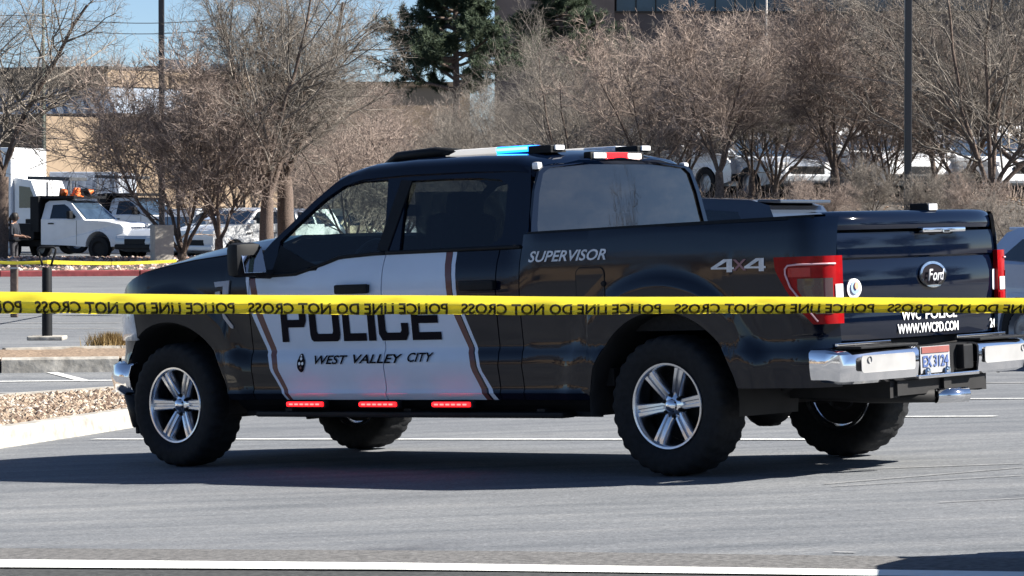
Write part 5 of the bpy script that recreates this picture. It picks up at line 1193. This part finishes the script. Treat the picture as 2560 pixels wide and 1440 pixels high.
trees = [(5, 1715, 66, .85, 1.0, "low reddish bare tree under the office wall, between two taller reddish ones", B_), (5, 1880, 63, .80, 2.8, "dense reddish bare tree at the foot of the slender pole", G_), (3, 2150, 68, .50, 5.0, "grey-brown bare tree close left of the lamp post", B_), (4, 2400, 62, .95, .9, "brown bare tree leaning toward the right edge cluster", B_), (3, 1230, 74, .50, 3.1, "low grey thicket-like bare tree above the lit white roof lens", G_),
 (6, -6, 86, 1.0, .3, "tall bare tree at the left edge, its lowest branches reaching over the work truck", G_),
 (4, 452, 85, 1.6, 3.6, "multi-stemmed bare tree directly right of the concrete pillar", B_), (5, 548, 84, 1.35, 2.9, "multi-stemmed bare tree above the front of the pickup's hood", B_),
 (1, 668, 84, .98, 4.4, "bare tree with a thick straight trunk forking low, left of the pickup's windscreen", G_), (6, 722, 87, 1.0, 2.2, "tall dark-trunked bare tree leaning right above the pickup's windscreen", G_),
 (5, 1010, 92, 1.15, .5, "fan-shaped bare tree left of the pine, above the pickup's roof front", B_), (4, 880, 98, 1.25, 1.9, "bare tree filling the gap between the tall dark trunk and the pine", B_),
 (3, 1445, 66, .56, .9, "wide grey bare tree behind the pickup's blue roof light", G_), (3, 1310, 78, .56, 2.7, "grey bare tree just right of the pine's trunk", G_), (3, 1160, 84, .52, 5.1, "grey bare tree in front of the pine's trunk", G_),
 (4, 1640, 60, .88, 1.6, "reddish bare tree right of the pickup's red roof light", B_), (5, 1800, 58, .92, 3.3, "reddish bare tree whose tips reach the office windows", B_), (4, 1940, 66, .98, .2, "bare tree at the slender pole", B_),
 (5, 2090, 60, 1.0, 4.6, "reddish bare tree with pale curved stems left of the lamp post", B_), (4, 2225, 63, .80, 5.7, "bare tree directly behind the lamp post", B_), (5, 2335, 66, .88, 2.4, "small reddish bare tree right of the lamp post", B_),
 (3, 2480, 56, .70, 1.1, "wide dark-stemmed bare tree at the right edge", G_), (3, 2610, 60, .84, 3.9, "bare tree partly cut off by the right edge", G_),
 (3, 1540, 72, .46, 4.0, "grey-green bare tree between the red roof light and the office wall", G_), (3, 2000, 76, .50, 2.2, "grey bare tree behind the reddish trees, left of the lamp post", G_)]
for k, px, D, s_, r_, lb, mn in trees: plant(k, px, D, s_, r_, lb, mn)
for k_, px_, D_, s_, r_, lb_, mn_ in ((4, 2585, 43, .42, 2.0, 'small bare tree at the right edge, its twigs just above the tailgate corner', G_), (5, 2440, 47, .30, 4.0, 'low bare shrub on the bank above the tailgate top', B_), (4, 2050, 48, .26, 1.0, 'low bare shrub on the bank right of the dark suv roof', B_), (5, 2180, 49, .28, 3.0, 'low bare shrub on the bank left of the lamp post foot', G_), (4, 2340, 48, .30, 5.0, 'low bare shrub on the bank right of the lamp post foot', G_)): plant(k_, px_, D_, s_, r_, lb_, mn_, group='bare shrubs on the bank')
back = [(1720, 92, 3), (1860, 96, 2), (2160, 92, 3), (2300, 96, 2), (2420, 94, 3), (2560, 92, 2), (1580, 100, 3), (1400, 100, 2), (1230, 104, 3), (1080, 108, 3), (960, 112, 0), (820, 116, 3), (760, 120, 0), (620, 122, 0), (1320, 120, 0), (1660, 118, 0)]
wh_ = {1720: "behind the reddish tree that reaches the office windows", 1860: "behind the slender pole", 2160: "between the pale-stemmed tree and the lamp post", 2300: "just right of the lamp post", 2420: "left of the dark-stemmed edge tree", 2560: "behind the trees at the right edge", 1580: "below the office building's left corner", 1400: "behind the wide grey tree over the blue light",
       1230: "right below the pine's crown", 1080: "left below the pine's crown", 960: "behind the fan-shaped tree", 820: "right of the tall dark trunk", 760: "close behind the tall dark trunk", 620: "behind the thick straight trunk", 1320: "furthest back right of the pine", 1660: "furthest back before the office wall"}
for i, (px, D, k) in enumerate(back): plant({2: 5, 3: 4}.get(k, k) if px > 930 else k, px, D, (.50 if k == 0 else 1.0) if px > 1380 else ((.5 if k == 0 else 1.05) if px > 930 else .9), i * 1.7, "hazy bare tree in the back rank, " + wh_[px], B_ if i % 2 else G_, group="bare trees of the back rank")
plant(0, 205, 165, 1.25, .4, "small bare tree showing above the tan building's roof at the left", B_, dz=.6)
# low winter shrubs closing the view under the trees
g = np.random.default_rng(44); N = 3500
Xs = g.uniform(-9, 34, N); Ysh = g.uniform(60, 67, N); k = (Xs / Ysh > -.05); Xs, Ysh = Xs[k], Ysh[k]; N = len(Xs)
st_ = np.stack([Xs, Ysh, terr(Xs, Ysh)], 1); dd = g.normal(0, .35, (N, 3)); dd[:, 2] = 1; dd /= np.linalg.norm(dd, axis=1, keepdims=True)
Pq, Rq = grow(st_, dd, g.uniform(.2, .7, N), np.full(N, .009), 4, .2, .05, g); Vq, Fq = tubes(Pq, Rq, 3)
link("low_winter_shrubs", np_mesh("shrub_twigs", Vq, Fq, twig_brown), None, kind="stuff")
# the rest of the lot, outside the frame on both sides: trees and a shop row that the paint and glass mirror
for i, (x, y, k, sc_) in enumerate([(-34, 14, 6, .9), (-41, 9, 1, .9), (-38, 3, 6, .85), (-46, -3, 0, .9), (-36, -8, 1, .9), (-30, 19, 4, 1.5), (40, 27, 1, 1.1), (46, 20, 6, 1.2), (43, 34, 6, 1.0), (50, 12, 1, 1.2)]):
    root = empty("bare_tree", (x, y, tz(x, y) - .05), i * 1.3, label=f"bare tree outside the frame, {('far left','far right')[x > 0]} of the lot, number {('one','two','three','four','five','six','seven','eight','nine','ten')[i]}", cat="tree", group="bare trees around the lot"); root.scale = (sc_,) * 3
    t, c = TM_[k]
    for nme, me in (("trunk", t), ("crown", list(c.values())[-1])): a = bpy.data.objects.new(nme, me); COL.objects.link(a); a.parent = root
for (x, y, wd3, hh, lb, rz) in ((-78, 6, 60, 6.5, "long tan shop building outside the frame to the left", 1.4), (95, 34, 50, 5.5, "long tan shop building outside the frame to the right", -1.3)):
    r_ = empty("shop_building", (x, y, tz(x, y)), rz, label=lb, cat="building"); MB().box((0, 0, hh / 2), (wd3, 12, hh)).build("wall", tan_w, r_); MB().box((0, 0, hh + .2), (wd3 + .6, 12.6, .4)).build("roof", roof_and_shade_w, r_)
    for k in range(12):
        for s in (1, -1): MB().box((-wd3 / 2 + 3 + k * (wd3 - 6) / 11, s * 6.03, 1.7), (2.6, .1, 2.2)).build("window", gl_dark, r_)
# pine
def pine(px, D, H, label, seed):
    g = np.random.default_rng(seed); x, y, z = on(px, D); root = empty("pine_tree", (x, y, z), 0, label=label, cat="tree")
    MB().tube([(0, 0, 0), (.1, 0, H * .4), (.05, .05, H * .8), (0, 0, H)], [.17, .13, .08, .03], 10).build("trunk", bark, root, smooth=True)
    nb = 62; hs = np.linspace(H * .56, H * .98, nb) + g.normal(0, .15, nb); az = np.arange(nb) * 2.4 + g.normal(0, .3, nb); ln = (1 - (hs / H)) * H * .50 + .7; ln *= g.uniform(.35, 1.25, nb)
    d = np.stack([np.cos(az), np.sin(az), g.uniform(-.05, .3, nb)], 1); P, R = grow(np.stack([np.zeros(nb), np.zeros(nb), hs], 1), d, ln, np.full(nb, .06), 7, .08, .03, g); V, Fq = tubes(P, R, 5); b = link("limbs", np_mesh("limbs", V, Fq, bark), None, root)
    s, dd, L, r = spawn(P, R, ln, 27, .3, 1, .8, .28, .4, g); L = np.clip(L, .25, .9); P2, R2 = grow(s, dd, L, np.full(len(s), .012), 4, .12, .06, g)
    s, dd, L, r = spawn(P2, R2, L, 50, 0, 1, 1.0, .3, .4, g); L = g.uniform(.10, .20, len(s)); P3, R3 = grow(s, dd, L, np.full(len(s), .013), 2, .05, .02, g); V, Fq = tubes(P3, R3, 3)
    link("foliage", np_mesh("foliage", V, Fq, needle), None, root)
pine(1135, 104, 9.8, "dark green pine standing above the pickup's roof", 8)
pine(1400, 135, 10.2, "dark green conifer at the left corner of the office building", 15)
# unseen car added beyond the right frame edge to cast the bottom-right shadow
q = gnd(2560, 1420)
vehicle("parked_car", "unseen dark car added just outside the right edge to cast the shadow at the white line", (q.x + 1.5, q.y - 1.65, tz(q.x, q.y)), math.pi / 2, carpaint['grey'], 'sedan', L=4.5)
